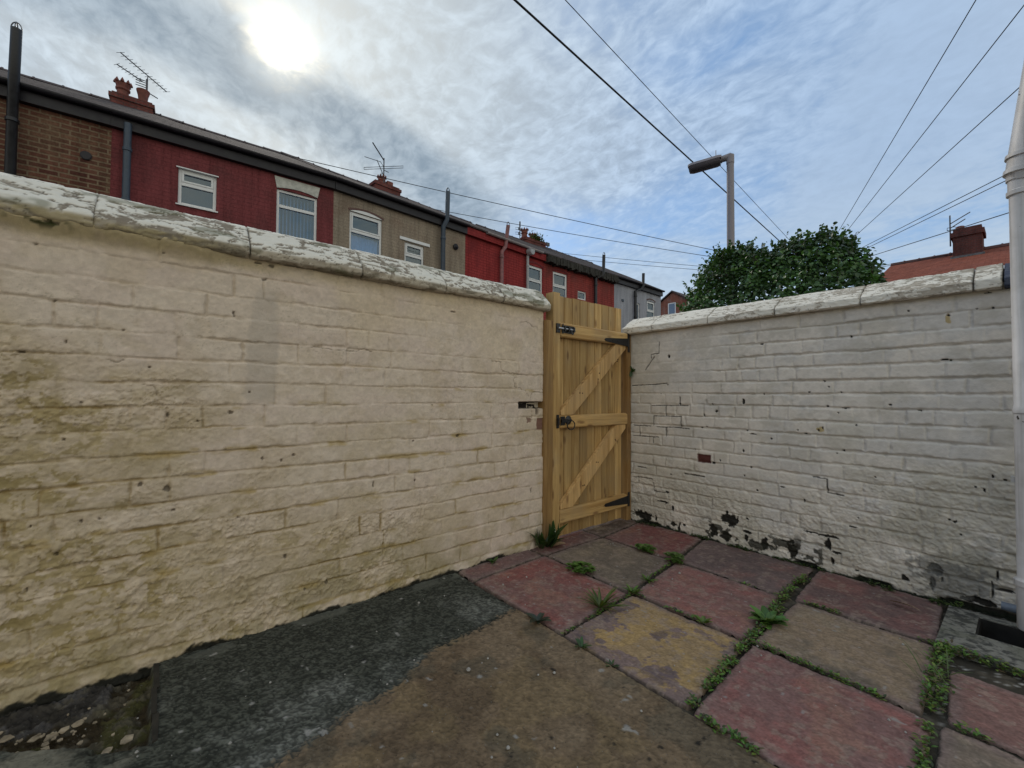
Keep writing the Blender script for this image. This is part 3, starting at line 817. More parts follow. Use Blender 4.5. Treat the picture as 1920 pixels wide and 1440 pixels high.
# damp soil bed under the paving
U, V = np.meshgrid(np.arange(-0.06, 2.65, 0.012), np.arange(1.36, 3.21, 0.012), indexing='ij')
n = fbm(U * 20, V * 20, 301, 4)
C = np.broadcast_to(np.array((0.045, 0.038, 0.028), np.float32), U.shape + (3,)).copy()
C = mixc(C, (0.09, 0.075, 0.055), ss(n, 0.5, 0.7))
litter = ss(U, 1.94, 2.0) * ss(V, 1.9, 2.2) * ss(fbm(U * 110, V * 110, 303, 2), 0.72, 0.78)
C = mixc(C, (0.42, 0.40, 0.37), litter)
tag(grid_mesh('soil', np.stack([U, V, -0.013 + 0.012 * (n - 0.5) + 0.004 * ss(U, 1.96, 2.03) - 0.25 * ((U > 2.03) & (V > 2.79) & (V < 3.075))], -1), C, M_soil), kind='structure')

# cast concrete path with the dark algae band along the wall and the broken pit at the left
U, V = np.meshgrid(np.arange(-0.02, 2.62, 0.0055), np.arange(-1.0, 1.402, 0.0055), indexing='ij')
n_low = fbm(U * 2.5, V * 2.5, 311, 4)
n_mid = fbm(U * 11, V * 11, 313, 4)
n_fine = fbm(U * 60, V * 60, 315, 3)
n_px = vnoise(U * 160, V * 160, 317)
edge = np.interp(V, [-1.0, 0.26, 0.41, 0.49, 0.58, 0.676, 0.874, 0.967, 1.205, 1.377, 1.5], [1.0, 0.83, 0.79, 0.755, 0.75, 0.735, 0.63, 0.622, 0.606, 0.573, 0.57])
edge = edge + 0.05 * (n_mid - 0.5) * ss(1.2 - V, 0, 0.3) + 0.03 * (n_fine - 0.5) * ss(1.25 - V, 0, 0.2)
darkb = 1 - ss(U - edge + 0.05 * (n_px - 0.5) + 0.04 * (n_fine - 0.5), -0.012, 0.020)
brown = np.broadcast_to(np.array((0.225, 0.165, 0.108), np.float32), U.shape + (3,)).copy()
brown = mixc(brown, (0.27, 0.205, 0.14), ss(n_low, 0.45, 0.66) * 0.8)
brown = mixc(brown, (0.16, 0.115, 0.075), ss(fbm(U * 5, V * 5, 321, 5), 0.48, 0.66) * 0.85)
brown = mixc(brown, (0.25, 0.185, 0.105), ss(fbm(U * 7, V * 7, 322, 4), 0.52, 0.68) * 0.6)
brown = mixc(brown, (0.12, 0.11, 0.085), ss(fbm(U * 6 + 4, V * 6, 323, 4), 0.60, 0.70) * 0.5)
brown *= (0.42 + 0.62 * n_px + 0.55 * n_fine)[..., None] * np.array((0.80, 0.755, 0.70), np.float32)
green = np.broadcast_to(np.array((0.062, 0.064, 0.050), np.float32), U.shape + (3,)).copy()
green = mixc(green, (0.135, 0.136, 0.115), ss(fbm(U * 4, V * 4, 325, 3), 0.42, 0.62) * ss(U, 0.12, 0.5))
green *= (0.45 + 1.1 * ss(n_px * 0.6 + n_fine * 0.5, 0.38, 0.85))[..., None]
green = mixc(green, (0.14, 0.14, 0.115), ss(0.10 - U, 0, 0.04) * ss(fbm(U * 9, V * 5, 326, 4), 0.52, 0.62) * 0.6)
C = brown * (1 - darkb[..., None]) + green * darkb[..., None]
lip = (1 - ss(np.abs(U - edge), 0.0, 0.014))
C = mixc(C, (0.16, 0.13, 0.085), lip * (1 - darkb) * 0.5 * ss(1.2 - V, 0, 0.2))
chips = ss(vnoise(U * 26, V * 26, 331), 0.93, 0.96) * ss(vnoise(U * 70, V * 70, 333), 0.45, 0.6)
C = mixc(C, (0.36, 0.34, 0.31), chips * 0.75)
C = mixc(C, (0.015, 0.014, 0.013), ss(vnoise(U * 30 + 7, V * 30, 335), 0.94, 0.965) * ss(vnoise(U * 80, V * 80, 336), 0.5, 0.62) * 0.85)
H = 0.004 * (n_low - 0.5) + 0.004 * (n_mid - 0.5) + 0.0035 * (n_fine - 0.5) + 0.003 * (n_px - 0.5) - 0.005 * darkb
# pit: soil, broken slate, peeled paint, bounded by a rotten edging board
pe = 0.004 * np.sin(U * 30) - 0.02
pit = ss(-(V - 0.000 - 0.03 * (n_mid - 0.5)), -0.004, 0.008) * (1 - ss(U + 0.06 * (n_mid - 0.5) + 0.55 * ss(-V - 0.15, 0, 0.4) * 0, 0.47, 0.50))
pit *= 1 - ss(U - 0.34 - 0.753 * (V + 0.224) + 0.07 * (n_mid - 0.5), -0.01, 0.02)
soilc = np.broadcast_to(np.array((0.036, 0.026, 0.013), np.float32), U.shape + (3,)).copy()
soilc = mixc(soilc, (0.06, 0.055, 0.02), ss(n_mid, 0.5, 0.66))
slate = ss(-(V + 0.115 + 0.05 * (n_mid - 0.5)), 0.0, 0.01) * (1 - ss(U + 0.09 * (n_mid - 0.5) + 0.04 * (n_low - 0.5), 0.155, 0.165))
soilc = mixc(soilc, (0.075, 0.068, 0.064), slate * 0.95)
soilc = mixc(soilc, (0.10, 0.085, 0.06), ss(fbm(U * 24, V * 24, 347, 4), 0.55, 0.62) * 0.7)
soilc = mixc(soilc, (0.028, 0.024, 0.020), ss(fbm(U * 9, V * 9, 349, 5), 0.55, 0.60) * slate * 0.8)
soilc = soilc * (0.45 + 0.6 * n_fine + 0.6 * n_px)[..., None]
C = C * (1 - pit[..., None]) + soilc * pit[..., None]
rub = fbm(U * 30, V * 30, 345, 4, 0.6)
H += -0.042 * pit + pit * (0.026 * (n_mid - 0.5) + 0.030 * (rub - 0.5) + 0.012 * (n_px - 0.5)) + pit * slate * (0.018 - 0.012 * (rub - 0.5))
grey = (1 - pit) * ss(-V, 0.0, 0.02) * (1 - ss(U, 0.50, 0.56)) * ss(n_low, 0.3, 0.5)
C = mixc(C, (0.21, 0.195, 0.15), (1 - pit) * ss(-V, 0.0, 0.06) * (1 - ss(U, 0.50, 0.60)) * ss(fbm(U * 8, V * 8, 341, 5), 0.36, 0.60) * (0.6 + 0.5 * n_px))
tag(grid_mesh('concrete_path', np.stack([U, V, H], -1), C, M_conc), kind='structure')
mb = MB()
pts = [(0.02, 0.012), (0.20, 0.006), (0.36, 0.010), (0.50, 0.004)]
for (a, b), (c, d) in zip(pts[:-1], pts[1:]):
    mb.box((a, b - 0.006, -0.05), (c, b + 0.010, 0.004 - 0.004 * random.random()), (0.35, 0.3, 0.3), 0.002)
tag(mb.build('edging_board', plain('rotten_timber', (0.035, 0.030, 0.022), 0.9, var=0.5)), 'rotten dark timber edging between the soil pit and the concrete', 'edging board')


# ------------------------------------------------------------------ paving slabs, each its own thing
def slab(corners, label, base, var=(), seed=0, z=0.0, tilt=(0, 0)):
    P0 = np.array(corners, float)
    c = P0.mean(0)
    nn = 130
    a, b = np.meshgrid(np.linspace(0, 1, nn), np.linspace(0, 1, nn), indexing='ij')
    XY = ((1 - a) * (1 - b))[..., None] * P0[0] + (a * (1 - b))[..., None] * P0[1] + (a * b)[..., None] * P0[2] + ((1 - a) * b)[..., None] * P0[3]
    U, V = XY[..., 0], XY[..., 1]
    n_low, n_mid, n_f = fbm(U * 4, V * 4, seed, 4), fbm(U * 13, V * 13, seed + 3, 4), fbm(U * 55, V * 55, seed + 5, 3)
    px = vnoise(U * 170, V * 170, seed + 7)
    sa = np.linalg.norm(P0[1] - P0[0])
    sb = np.linalg.norm(P0[3] - P0[0])
    e = np.minimum(np.minimum(a, 1 - a) * sa, np.minimum(b, 1 - b) * sb)
    cd = np.minimum.reduce([np.hypot((a - p) * sa, (b - q) * sb) for p in (0, 1) for q in (0, 1)])
    er = e + 0.010 * (n_mid - 0.5) + 0.006 * (n_f - 0.5) - 0.008 * (1 - ss(cd, 0.0, 0.06)) * ss(n_mid, 0.40, 0.62)
    H = z + 0.004 * (n_low - 0.5) + 0.0022 * (n_mid - 0.5) + 0.0018 * (n_f - 0.5) + 0.0012 * (px - 0.5) + tilt[0] * (a - 0.5) + tilt[1] * (b - 0.5)
    H -= 0.020 * (1 - ss(er, -0.002, 0.007)) ** 2
    WARM = np.array((1.15, 1.00, 0.93), np.float32)
    C = np.broadcast_to(np.array(base, np.float32), U.shape + (3,)).copy()
    for k, (col, sc, lo, hi, am) in enumerate(var):
        C = mixc(C, col, ss(fbm(U * sc + k * 3.3, V * sc, seed + 20 + k, 6, 0.6) + 0.10 * (n_f - 0.5), lo, hi) * am)
    C = mixc(C, (0.185, 0.15, 0.145), (1 - ss(er + 0.02 * (n_low - 0.5), 0.006, 0.055)) * 0.75)      # pigment worn off along the rim
    C = mixc(C, (0.045, 0.045, 0.035), (1 - ss(er, 0.0, 0.012)) * 0.7)
    wear = fbm(U * 9 + V * 4, V * 46 - U * 8, seed + 51, 5, 0.6)
    C = mixc(C, np.array(base) * 0.55 + 0.02, ss(wear, 0.54, 0.66) * 0.45)
    C = mixc(C, (0.27, 0.235, 0.20), ss(fbm(U * 30, V * 30, seed + 53, 4, 0.6), 0.60, 0.66) * 0.45)
    C *= (0.58 + 0.47 * px + 0.37 * n_f)[..., None] * WARM
    C = mixc(C, (0.33, 0.31, 0.29), ss(vnoise(U * 40, V * 40, seed + 41), 0.955, 0.975) * 0.6)
    ring = np.concatenate([XY - c, H[..., None]], -1)
    o = grid_mesh('paving_stone', ring, C, M_slab, None, (c[0], c[1], 0))
    mb_ = 0
    return tag(o, label, 'paving slab', 'paving slabs of the yard')


RED, PINK, GREYC, YEL, PUR = (0.225, 0.098, 0.090), (0.240, 0.135, 0.125), (0.190, 0.170, 0.135), (0.35, 0.265, 0.125), (0.165, 0.115, 0.115)
rv = [((0.185, 0.130, 0.125), 3, 0.42, 0.62, 0.75), ((0.27, 0.165, 0.125), 5, 0.52, 0.70, 0.55), ((0.24, 0.085, 0.08), 7, 0.56, 0.70, 0.4)]
gv = [((0.13, 0.12, 0.10), 4, 0.45, 0.62, 0.8), ((0.24, 0.215, 0.16), 9, 0.52, 0.68, 0.6)]
yv = [((0.27, 0.215, 0.14), 5, 0.50, 0.62, 0.6), ((0.185, 0.148, 0.150), 4.2, 0.56, 0.585, 0.9), ((0.125, 0.105, 0.115), 8, 0.60, 0.63, 0.9)]
pv = [((0.21, 0.115, 0.105), 4, 0.5, 0.68, 0.6), ((0.115, 0.095, 0.095), 5, 0.48, 0.66, 0.7)]
slab([(0.012, 1.408), (0.182, 1.408), (0.150, 1.998), (-0.03, 1.995)], 'narrow purple paving strip at the foot of the cream wall', PUR, pv, 401)
slab([(0.192, 1.408), (0.875, 1.411), (0.832, 1.975), (0.160, 2.004)], 'red paving slab touching the dark concrete corner, a dandelion at its far side', RED, rv, 411, 0.002)
slab([(0.164, 2.016), (0.826, 1.986), (0.738, 2.582), (0.168, 2.596)], 'grey paving slab in front of the gate, leafy clover on its edge', GREYC, gv, 421, 0.001)
slab([(-0.04, 2.004), (0.152, 2.014), (0.156, 2.603), (-0.10, 2.62)], 'narrow red paving strip under the wooden gate', (0.18, 0.095, 0.09), pv, 431, -0.002)
slab([(-0.10, 2.632), (0.155, 2.615), (0.10, 3.17), (-0.10, 3.17)], 'small mossy paving piece in the gate corner', (0.11, 0.09, 0.075), gv, 435, -0.003)
slab([(0.168, 2.610), (0.736, 2.598), (0.648, 3.180), (0.112, 3.176)], 'dark red paving slab in the corner between gate and white wall', (0.185, 0.085, 0.083), rv, 441, 0.0)
slab([(0.762, 2.610), (1.352, 2.600), (1.366, 3.176), (0.664, 3.180)], 'purple grey paving slab along the white wall, third from the gate corner', (0.155, 0.125, 0.125), pv, 451, 0.001)
slab([(0.848, 2.006), (1.424, 2.004), (1.360, 2.588), (0.766, 2.584)], 'pink paving slab in the middle of the paving, between the grey and the beige ones', PINK, rv, 461, 0.002)
slab([(0.890, 1.411), (1.474, 1.413), (1.430, 1.990), (0.852, 1.982)], 'yellow paving slab with purple worn patches', YEL, yv, 471, 0.001)
slab([(1.420, 2.600), (1.962, 2.620), (1.930, 3.174), (1.384, 3.176)], 'purple paving slab by the white wall with a dry leaf lying on it', (0.175, 0.105, 0.102), pv, 481, 0.0)
slab([(1.442, 2.016), (1.984, 2.012), (1.960, 2.596), (1.440, 2.584)], 'beige paving slab bordered by green weeds, near the drain', (0.25, 0.205, 0.145), gv, 491, 0.002)
slab([(1.488, 1.405), (2.040, 1.400), (2.010, 1.992), (1.452, 1.994)], 'large rose red paving slab nearest the viewer', (0.255, 0.125, 0.115), rv, 501, 0.003)
slab([(2.040, 2.020), (2.62, 2.02), (2.62, 2.43), (2.010, 2.43)], 'pinkish paving slab at the right edge below the drain, half under soil', (0.21, 0.13, 0.118), pv, 511, -0.001)
slab([(2.056, 1.402), (2.62, 1.402), (2.62, 1.998), (2.026, 2.000)], 'mottled grey paving slab at the bottom right corner', (0.185, 0.16, 0.13), gv, 521, 0.001)

# ------------------------------------------------------------------ wooden gate in the corner
gate = tag(empty('wooden_gate', (0, 2.69, 0)), 'new wooden ledged and braced gate with black latch, bolt and hinges', 'gate')
rg = random.Random(3)


def tone(k=0.0):
    return (rg.random() * 0.8 + 0.2 + k, rg.random(), rg.random())


def G(mb, name, mat, parent=None, bevel=0.002, smooth=False):
    o = mb.build(name, mat, parent or gate, smooth, bevel)
    o.location = (0, -2.69, 0) if (parent is None) else (0, 0, 0)
    return o


mb = MB()
nb = 9
y0, y1 = 2.287, 3.098
bw = (y1 - y0) / nb
for i in range(nb):
    a, b = y0 + i * bw + 0.0022, y0 + (i + 1) * bw - 0.0022
    t = 1.822 + rg.uniform(-0.003, 0.003)
    x = -0.026 + rg.uniform(-0.0015, 0.0015)
    bt = 0.012 + rg.uniform(0, 0.008)
    # board with a small V groove on either side
    mb.prism([(x - 0.019, a), (x - 0.007, a), (x, a + 0.006), (x, b - 0.006), (x - 0.007, b), (x - 0.019, b)], 2, bt, t, tone())
mb.prism([(-0.049, y0), (-0.046, y0), (-0.046, y1), (-0.049, y1)], 2, 0.02, 1.80, (0.3, .5, .5))
G(mb, 'boards', M_wood, bevel=0)
for z0, z1 in ((1.503, 1.611), (0.822, 0.918), (0.118, 0.222)):
    G(MB().prism([(-0.024, z0), (0.012, z0), (0.021, z0 + 0.009), (0.021, z1 - 0.012), (0.006, z1), (-0.024, z1)], 1, 2.288, 3.118, tone(0.1)), 'ledge', M_woodh)
M_screw = plain('dark_screw_hole', (0.05, 0.03, 0.02), 0.8)
M_brace = wood_mat('treated_softwood_brace', (1.12, 1.10, 1.16), axis=2)
for (ya, za, yb, zb) in ((2.30, 0.920, 3.10, 1.502), (2.30, 0.224, 3.10, 0.820)):
    w = 0.094
    dy, dz_ = yb - ya, zb - za
    L = math.hypot(dy, dz_)
    sy, sz = w * L / dz_, 0
    k = MB().prism([(ya, za), (ya + w * L / dz_ * 0.86, za), (yb, zb - w * 0.35), (yb, zb), (yb - w * L / dz_ * 0.86, zb), (ya, za + w * 0.3)], 0, -0.024, 0.014, tone(0.1))
    br = G(k, 'brace', M_brace)
    k = MB()
    for f in (0.25, 0.27, 0.52, 0.55, 0.8, 0.83):
        cy, cz = ya + (yb - ya) * f + rg.uniform(-0.01, 0.05), za + (zb - za) * f + rg.uniform(-0.03, 0.02)
        k = MB().prism([(cy + 0.006 * math.cos(q), cz + 0.006 * math.sin(q)) for q in [j * math.pi / 4 for j in range(8)]], 0, 0.012, 0.0150, (0.1, 0.1, 0.1))
        k.build('screw_head', M_screw, br)
# posts
mb = MB().prism([(-0.06, 2.130), (0.016, 2.130), (0.024, 2.138), (0.024, 2.206), (0.020, 2.211), (-0.06, 2.211)], 2, -0.02, 1.612, (0.15, 0.3, 0.6))
G(mb, 'post', M_post, bevel=0.003)
mb = MB().prism([(-0.06, 2.2125), (0.020, 2.2125), (0.021, 2.216), (0.021, 2.280), (0.018, 2.2845), (-0.06, 2.2845)], 2, -0.02, 1.828, (0.75, 0.8, 0.2))
G(mb, 'jamb', M_woodh if False else M_wood, bevel=0.002)
mb = MB().prism([(-0.09, 3.122), (0.010, 3.122), (0.014, 3.127), (0.014, 3.178), (-0.09, 3.178)], 2, -0.02, 1.603, (0.2, 0.6, 0.9))
G(mb, 'hinge_post', M_post, bevel=0.003)
# tee hinges
for zc, hh in ((1.528, 0.082), (0.176, 0.060)):
    k = MB()
    k.prism([(3.112, zc - 0.034), (3.112, zc + 0.034), (2.815, zc + 0.013), (2.800, zc), (2.815, zc - 0.013)], 0, 0.0215, 0.0255)
    k.box((0.0145, 3.128, zc - hh), (0.0185, 3.156, zc + hh))
    k.tube([(0.024, 3.121, zc - 0.034), (0.024, 3.121, zc + 0.034)], 0.008, 8)
    for q in (2.90, 2.98, 3.06):
        k.tube([(0.0255, q, zc), (0.0285, q, zc)], 0.006, 8)
    G(k, 'tee_hinge', M_iron, bevel=0.001)
# tower bolt on the top ledge
k = MB()
k.box((0.0212, 2.298, 1.533), (0.0245, 2.432, 1.592))
k.box((0.0212, 2.238, 1.530), (0.030, 2.276, 1.598))
for q in (2.306, 2.352, 2.405):
    k.box((0.0245, q, 1.545), (0.046, q + 0.018, 1.583))
k.tube([(0.034, 2.372, 1.562), (0.054, 2.372, 1.548), (0.062, 2.375, 1.520)], 0.006, 8)
k.tube([(0.034, 2.30, 1.600), (0.034, 2.30, 1.525)], 0.005, 8)
bolt = G(k, 'bolt', M_iron, bevel=0.001)
k = MB().tube([(0.036, 2.248, 1.563), (0.036, 2.428, 1.563)], 0.0075, 8)
k.build('bolt_rod', M_steel, bolt, smooth='auto')
# ring latch on the middle ledge
k = MB()
k.box((0.0212, 2.246, 0.826), (0.028, 2.270, 0.925))
k.box((0.028, 2.240, 0.850), (0.046, 2.258, 0.902))
k.box((0.0212, 2.288, 0.845), (0.026, 2.336, 0.912))
k.box((0.0212, 2.288, 0.866), (0.040, 2.372, 0.890))
k.lathe([(0.001, 0), (0.034, 0.0), (0.034, 0.004), (0.024, 0.012), (0.012, 0.022), (0.011, 0.030), (0.001, 0.032)], (0, 0, 0), 14)
n0 = len(k.v) - 14 * 7
for i in range(n0, len(k.v)):
    a, b, c = k.v[i]
    k.v[i] = (0.0215 + c, 2.372 + a, 0.882 + b)
latch = G(k, 'ring_latch', M_iron, bevel=0.001)
k = MB()
ring = [(0.046 + 0.008 * math.sin(t), 2.372 + 0.006 + 0.032 * math.sin(t), 0.846 + 0.034 * math.cos(t)) for t in [j * 2 * math.pi / 22 for j in range(23)]]
k.tube(ring, 0.0042, 7, cap=False)
k.build('ring_handle', M_iron, latch, smooth='auto')

# ------------------------------------------------------------------ downpipe, drain
pipe = tag(empty('downpipe', (2.222, 2.985, 0)), 'chipped white painted downpipe at the right edge, fatter above its collar', 'drainpipe')
m, t = newmat('chipped_white_paint')
oc = t.n('ShaderNodeTexCoord').outputs['Object']
n = t.noise(oc, 16.0, 4, 0.6, 0.6)
n2 = t.noise(oc, 5.0, 5, 0.6)
col = t.mix(t.ramp(n2, 0.4, 0.7), (0.60, 0.58, 0.57), (0.46, 0.44, 0.42))
streak = t.noise(t.scalev(oc, (40.0, 40.0, 1.2)), 1.0, 4, 0.6)
col = t.mix(t.m('MULTIPLY', t.ramp(streak, 0.45, 0.7), 0.6), col, (0.26, 0.235, 0.20))
col = t.mix(t.ramp(n, 0.69, 0.71), col, (0.03, 0.022, 0.018))
finish(t, col, 0.45, t.m('ADD', n2, t.ramp(n, 0.70, 0.72, 0.0, -0.4)), 0.15, 0.004)
M_wpipe = m
k = MB().lathe([(0.0405, 0.045), (0.0435, 0.05), (0.0435, 0.235), (0.050, 0.238), (0.051, 0.262), (0.044, 0.268), (0.0405, 0.275), (0.0395, 1.0), (0.0435, 1.003), (0.0435, 1.03), (0.0395, 1.035), (0.0395, 1.985), (0.048, 1.99), (0.048, 2.008), (0.043, 2.012), (0.043, 2.055), (0.048, 2.058), (0.048, 2.075), (0.040, 2.08)], (0, 0, 0), 28)
k.build('lower_pipe', M_wpipe, pipe, smooth='auto')
k = MB()
ax = Vector((0.13, -0.01, 1.0)).normalized()
b0 = Vector((0.010, 0, 2.05))
k.tube([b0, b0 + ax * 0.03, b0 + ax * 0.032, b0 + ax * 0.05, b0 + ax * 0.052, b0 + ax * 0.1, b0 + ax * 0.102, b0 + ax * 0.118, b0 + ax * 0.12, b0 + ax * 0.9], [0.050, 0.063, 0.072, 0.072, 0.066, 0.066, 0.074, 0.074, 0.066, 0.066], 28)
k.build('upper_pipe', M_wpipe, pipe, smooth='auto')
k = MB().tube([(0.04, 0.02, 0.7), (0.04, 0.2, 0.7)], 0.012, 8).box((-0.052, -0.004, 0.69), (0.055, 0.03, 0.715))
k.build('bracket', M_wpipe, pipe)
waste = tag(MB().tube([(2.130, 3.125, 0.080), (2.30, 3.115, 0.080)], 0.019, 16).build('waste_pipe', plain('blue_grey_plastic', (0.17, 0.20, 0.25), 0.35), None, smooth='auto'), 'short grey plastic waste pipe poking from the wall foot behind the downpipe', 'waste pipe')
# gully surround: a concrete collar round a dark square hole
m, t = newmat('gully_concrete')
oc = t.n('ShaderNodeTexCoord').outputs['Object']
n = t.noise(oc, 24.0, 5, 0.65, 0.4)
col = t.mix(t.ramp(n, 0.40, 0.58), (0.055, 0.054, 0.048), (0.225, 0.215, 0.185))
n3 = t.noise(oc, 6.0, 4, 0.6)
col = t.mix(t.m('MULTIPLY', t.ramp(n3, 0.5, 0.66), 0.55), col, (0.12, 0.12, 0.085))
finish(t, col, 0.9, n, 0.4, 0.004)
M_gully = m
x0, x1, yb, yt = 1.955, 2.56, 2.60, 3.105
hx0, hx1, hy0, hy1 = 2.060, 2.40, 2.82, 3.05
gl = tag(empty('drain_gully', (2.25, 2.85, 0)), 'concrete drain surround with a dark square hole under the white downpipe', 'drain')
k = MB()
for lo, hi in (((x0, yb), (x1, hy0)), ((x0, hy1), (x1, yt)), ((x0, hy0), (hx0, hy1)), ((hx1, hy0), (x1, hy1))):
    k.box((lo[0], lo[1], -0.05), (hi[0], hi[1], 0.020))
o = k.build('concrete_collar', M_gully, gl)
o.location = (-2.25, -2.85, 0)
k = MB()
k.box((hx0 - 0.01, hy0 - 0.01, -0.20), (hx1 + 0.01, hy1 + 0.01, -0.10))
for lo, hi in (((hx0, hy0 + 0.0), (hx0 + 0.008, hy1)), ((hx1 - 0.008, hy0), (hx1, hy1)), ((hx0 + 0.008, hy0), (hx1 - 0.008, hy0 + 0.008)), ((hx0 + 0.008, hy1 - 0.008), (hx1 - 0.008, hy1))):
    k.box((lo[0], lo[1], -0.10), (hi[0], hi[1], 0.016))
o = k.build('pit_lining', plain('wet_black_grime', (0.014, 0.013, 0.012), 0.5), gl)
o.location = (-2.25, -2.85, 0)

# ------------------------------------------------------------------ weeds, moss, litter
rw = np.random.RandomState(77)


class Leaves:
    """many small curved leaves as one mesh"""
    def __init__(self):
        self.v, self.f, self.c = [], [], []

    def leaf(self, base, direc, normal, L, Wd, col, droop=0.3, lobes=0, seg=5):
        d = Vector(direc).normalized()
        n = Vector(normal)
        s = d.cross(n)
        if s.length < 1e-4:
            s = d.orthogonal()
        s.normalize()
        n = s.cross(d).normalized()
        p = Vector(base)
        k0 = len(self.v)
        cur = d.copy()
        for i in range(seg + 1):
            t = i / seg
            w = Wd * (math.sin(math.pi * (0.08 + 0.86 * t ** 0.8)) ** 0.8)
            if lobes:
                w *= 0.55 + 0.65 * abs(math.sin(t * lobes * math.pi))
            cc = tuple(q * (0.85 + 0.3 * t) for q in col)
            self.v += [tuple(p - s * w * 0.5 + n * w * 0.18), tuple(p), tuple(p + s * w * 0.5 + n * w * 0.18)]
            self.c += [cc, tuple(q * 1.15 for q in cc), cc]
            cur = (cur - n * droop * t / seg * 1.6).normalized()
            p = p + cur * (L / seg)
        for i in range(seg):
            a = k0 + 3 * i
            self.f += [(a, a + 3, a + 4, a + 1), (a + 1, a + 4, a + 5, a + 2)]

    def build(self, name, parent=None, loc=None, mat=None):
        me = bpy.data.meshes.new(name)
        c = np.array(loc if loc is not None else (0, 0, 0), np.float32)
        me.from_pydata([tuple(np.array(p) - c) for p in self.v], [], self.f)
        at = me.color_attributes.new('Col', 'FLOAT_COLOR', 'POINT')
        arr = np.ones((len(self.v), 4), np.float32)
        arr[:, :3] = np.array(self.c, np.float32)
        at.data.foreach_set('color', arr.ravel())
        me.polygons.foreach_set('use_smooth', [True] * len(me.polygons))
        me.materials.append(mat or M_leaf)
        o = bpy.data.objects.new(name, me)
        COL.objects.link(o)
        o.parent = parent
        if loc is not None: o.location = loc
        return o


def rosette(x, y, n, L, Wd, col, up=0.5, lobes=0, label=None, cat='weed', droop=0.5, spread=0.012, name='weed', z=0.0):
    lv = Leaves()
    for i in range(n):
        a = i * 2.399 + rw.uniform(-0.4, 0.4)
        u = up * rw.uniform(0.3, 1.5)
        k = rw.uniform(0.55, 1.1)
        cc = np.array(col) * rw.uniform(0.65, 1.35) * np.array((rw.uniform(0.85, 1.25), 1, 1))
        lv.leaf((x + spread * math.cos(a) * rw.rand(), y + spread * math.sin(a) * rw.rand(), z + 0.002), (math.cos(a), math.sin(a), u), (0, 0, 1) if u < 2 else (math.cos(a), math.sin(a), 0), L * k, Wd * k, tuple(cc), droop, lobes)
    o = lv.build(name, loc=(x, y, z))
    return tag(o, label, cat, 'weeds between the paving slabs')


GRN = (0.078, 0.150, 0.026)
DKG = (0.034, 0.070, 0.018)
rosette(0.045, 2.120, 36, 0.20, 0.046, DKG, 2.0, 4, 'tall dark green weed at the foot of the gate post', droop=0.55, spread=0.06)
rosette(0.04, 1.655, 12, 0.05, 0.018, (0.05, 0.10, 0.02), 0.9, 0, 'tiny green weed at the foot of the cream wall')


def clover(x, y, n, R, s, label, col=GRN):
    lv = Leaves()
    for i in range(n):
        a, q = rw.rand() * 6.283, R * math.sqrt(rw.rand())
        bx, by, h = x + q * math.cos(a), y + q * math.sin(a) * 0.8, rw.uniform(0.012, 0.045) * (1.2 - q / R * 0.6)
        for j in range(3):
            b = a + j * 2.094 + rw.uniform(-0.3, 0.3)
            lv.leaf((bx, by, h), (math.cos(b), math.sin(b), 0.25), (0, 0, 1), s * rw.uniform(0.7, 1.1), s * 0.95, tuple(np.array(col) * rw.uniform(0.7, 1.4)), 0.4, 0, 3)
    return tag(lv.build('weed', loc=(x, y, 0)), label, 'weed', 'weeds between the paving slabs')


clover(0.478, 2.0, 60, 0.085, 0.026, 'round leafy bright green clump between the red and the grey slab', (0.078, 0.150, 0.028))
clover(0.535, 2.60, 34, 0.060, 0.026, 'small leafy green clump at the dark red corner slab')
clover(0.752, 2.59, 34, 0.065, 0.028, 'pale green leafy clump at the far end of the pink slab', (0.085, 0.140, 0.032))
rosette(0.808, 2.20, 14, 0.06, 0.012, GRN, 0.6, 0, 'small grassy tuft between grey and pink slabs')
rosette(0.842, 2.0, 22, 0.055, 0.014, GRN, 0.7, 0, 'green tuft where the red, grey, pink and yellow slabs meet')
rosette(0.838, 1.735, 34, 0.135, 0.024, (0.070, 0.105, 0.020), 0.75, 5, 'spiky dandelion rosette between the red and the yellow slab', cat='dandelion', name='dandelion', droop=0.45)
rosette(0.735, 1.405, 7, 0.075, 0.034, (0.035, 0.045, 0.028), 0.45, 0, 'dull grey green seedling at the edge of the brown concrete')
rosette(1.235, 2.0, 12, 0.045, 0.020, (0.085, 0.13, 0.02), 0.7, 0, 'yellowish seedling between the yellow and the pink slab')
rosette(1.428, 2.235, 26, 0.095, 0.038, (0.070, 0.150, 0.030), 0.65, 0, 'broad leaved bright green weed between the pink and the beige slab', droop=0.5)
rosette(1.005, 1.40, 10, 0.04, 0.014, DKG, 0.7, 0, 'dark little tuft at the corner of the yellow slab')
rosette(1.16, 1.402, 8, 0.03, 0.012, DKG, 0.6, 0, 'smallest dark tuft along the near edge of the yellow slab')


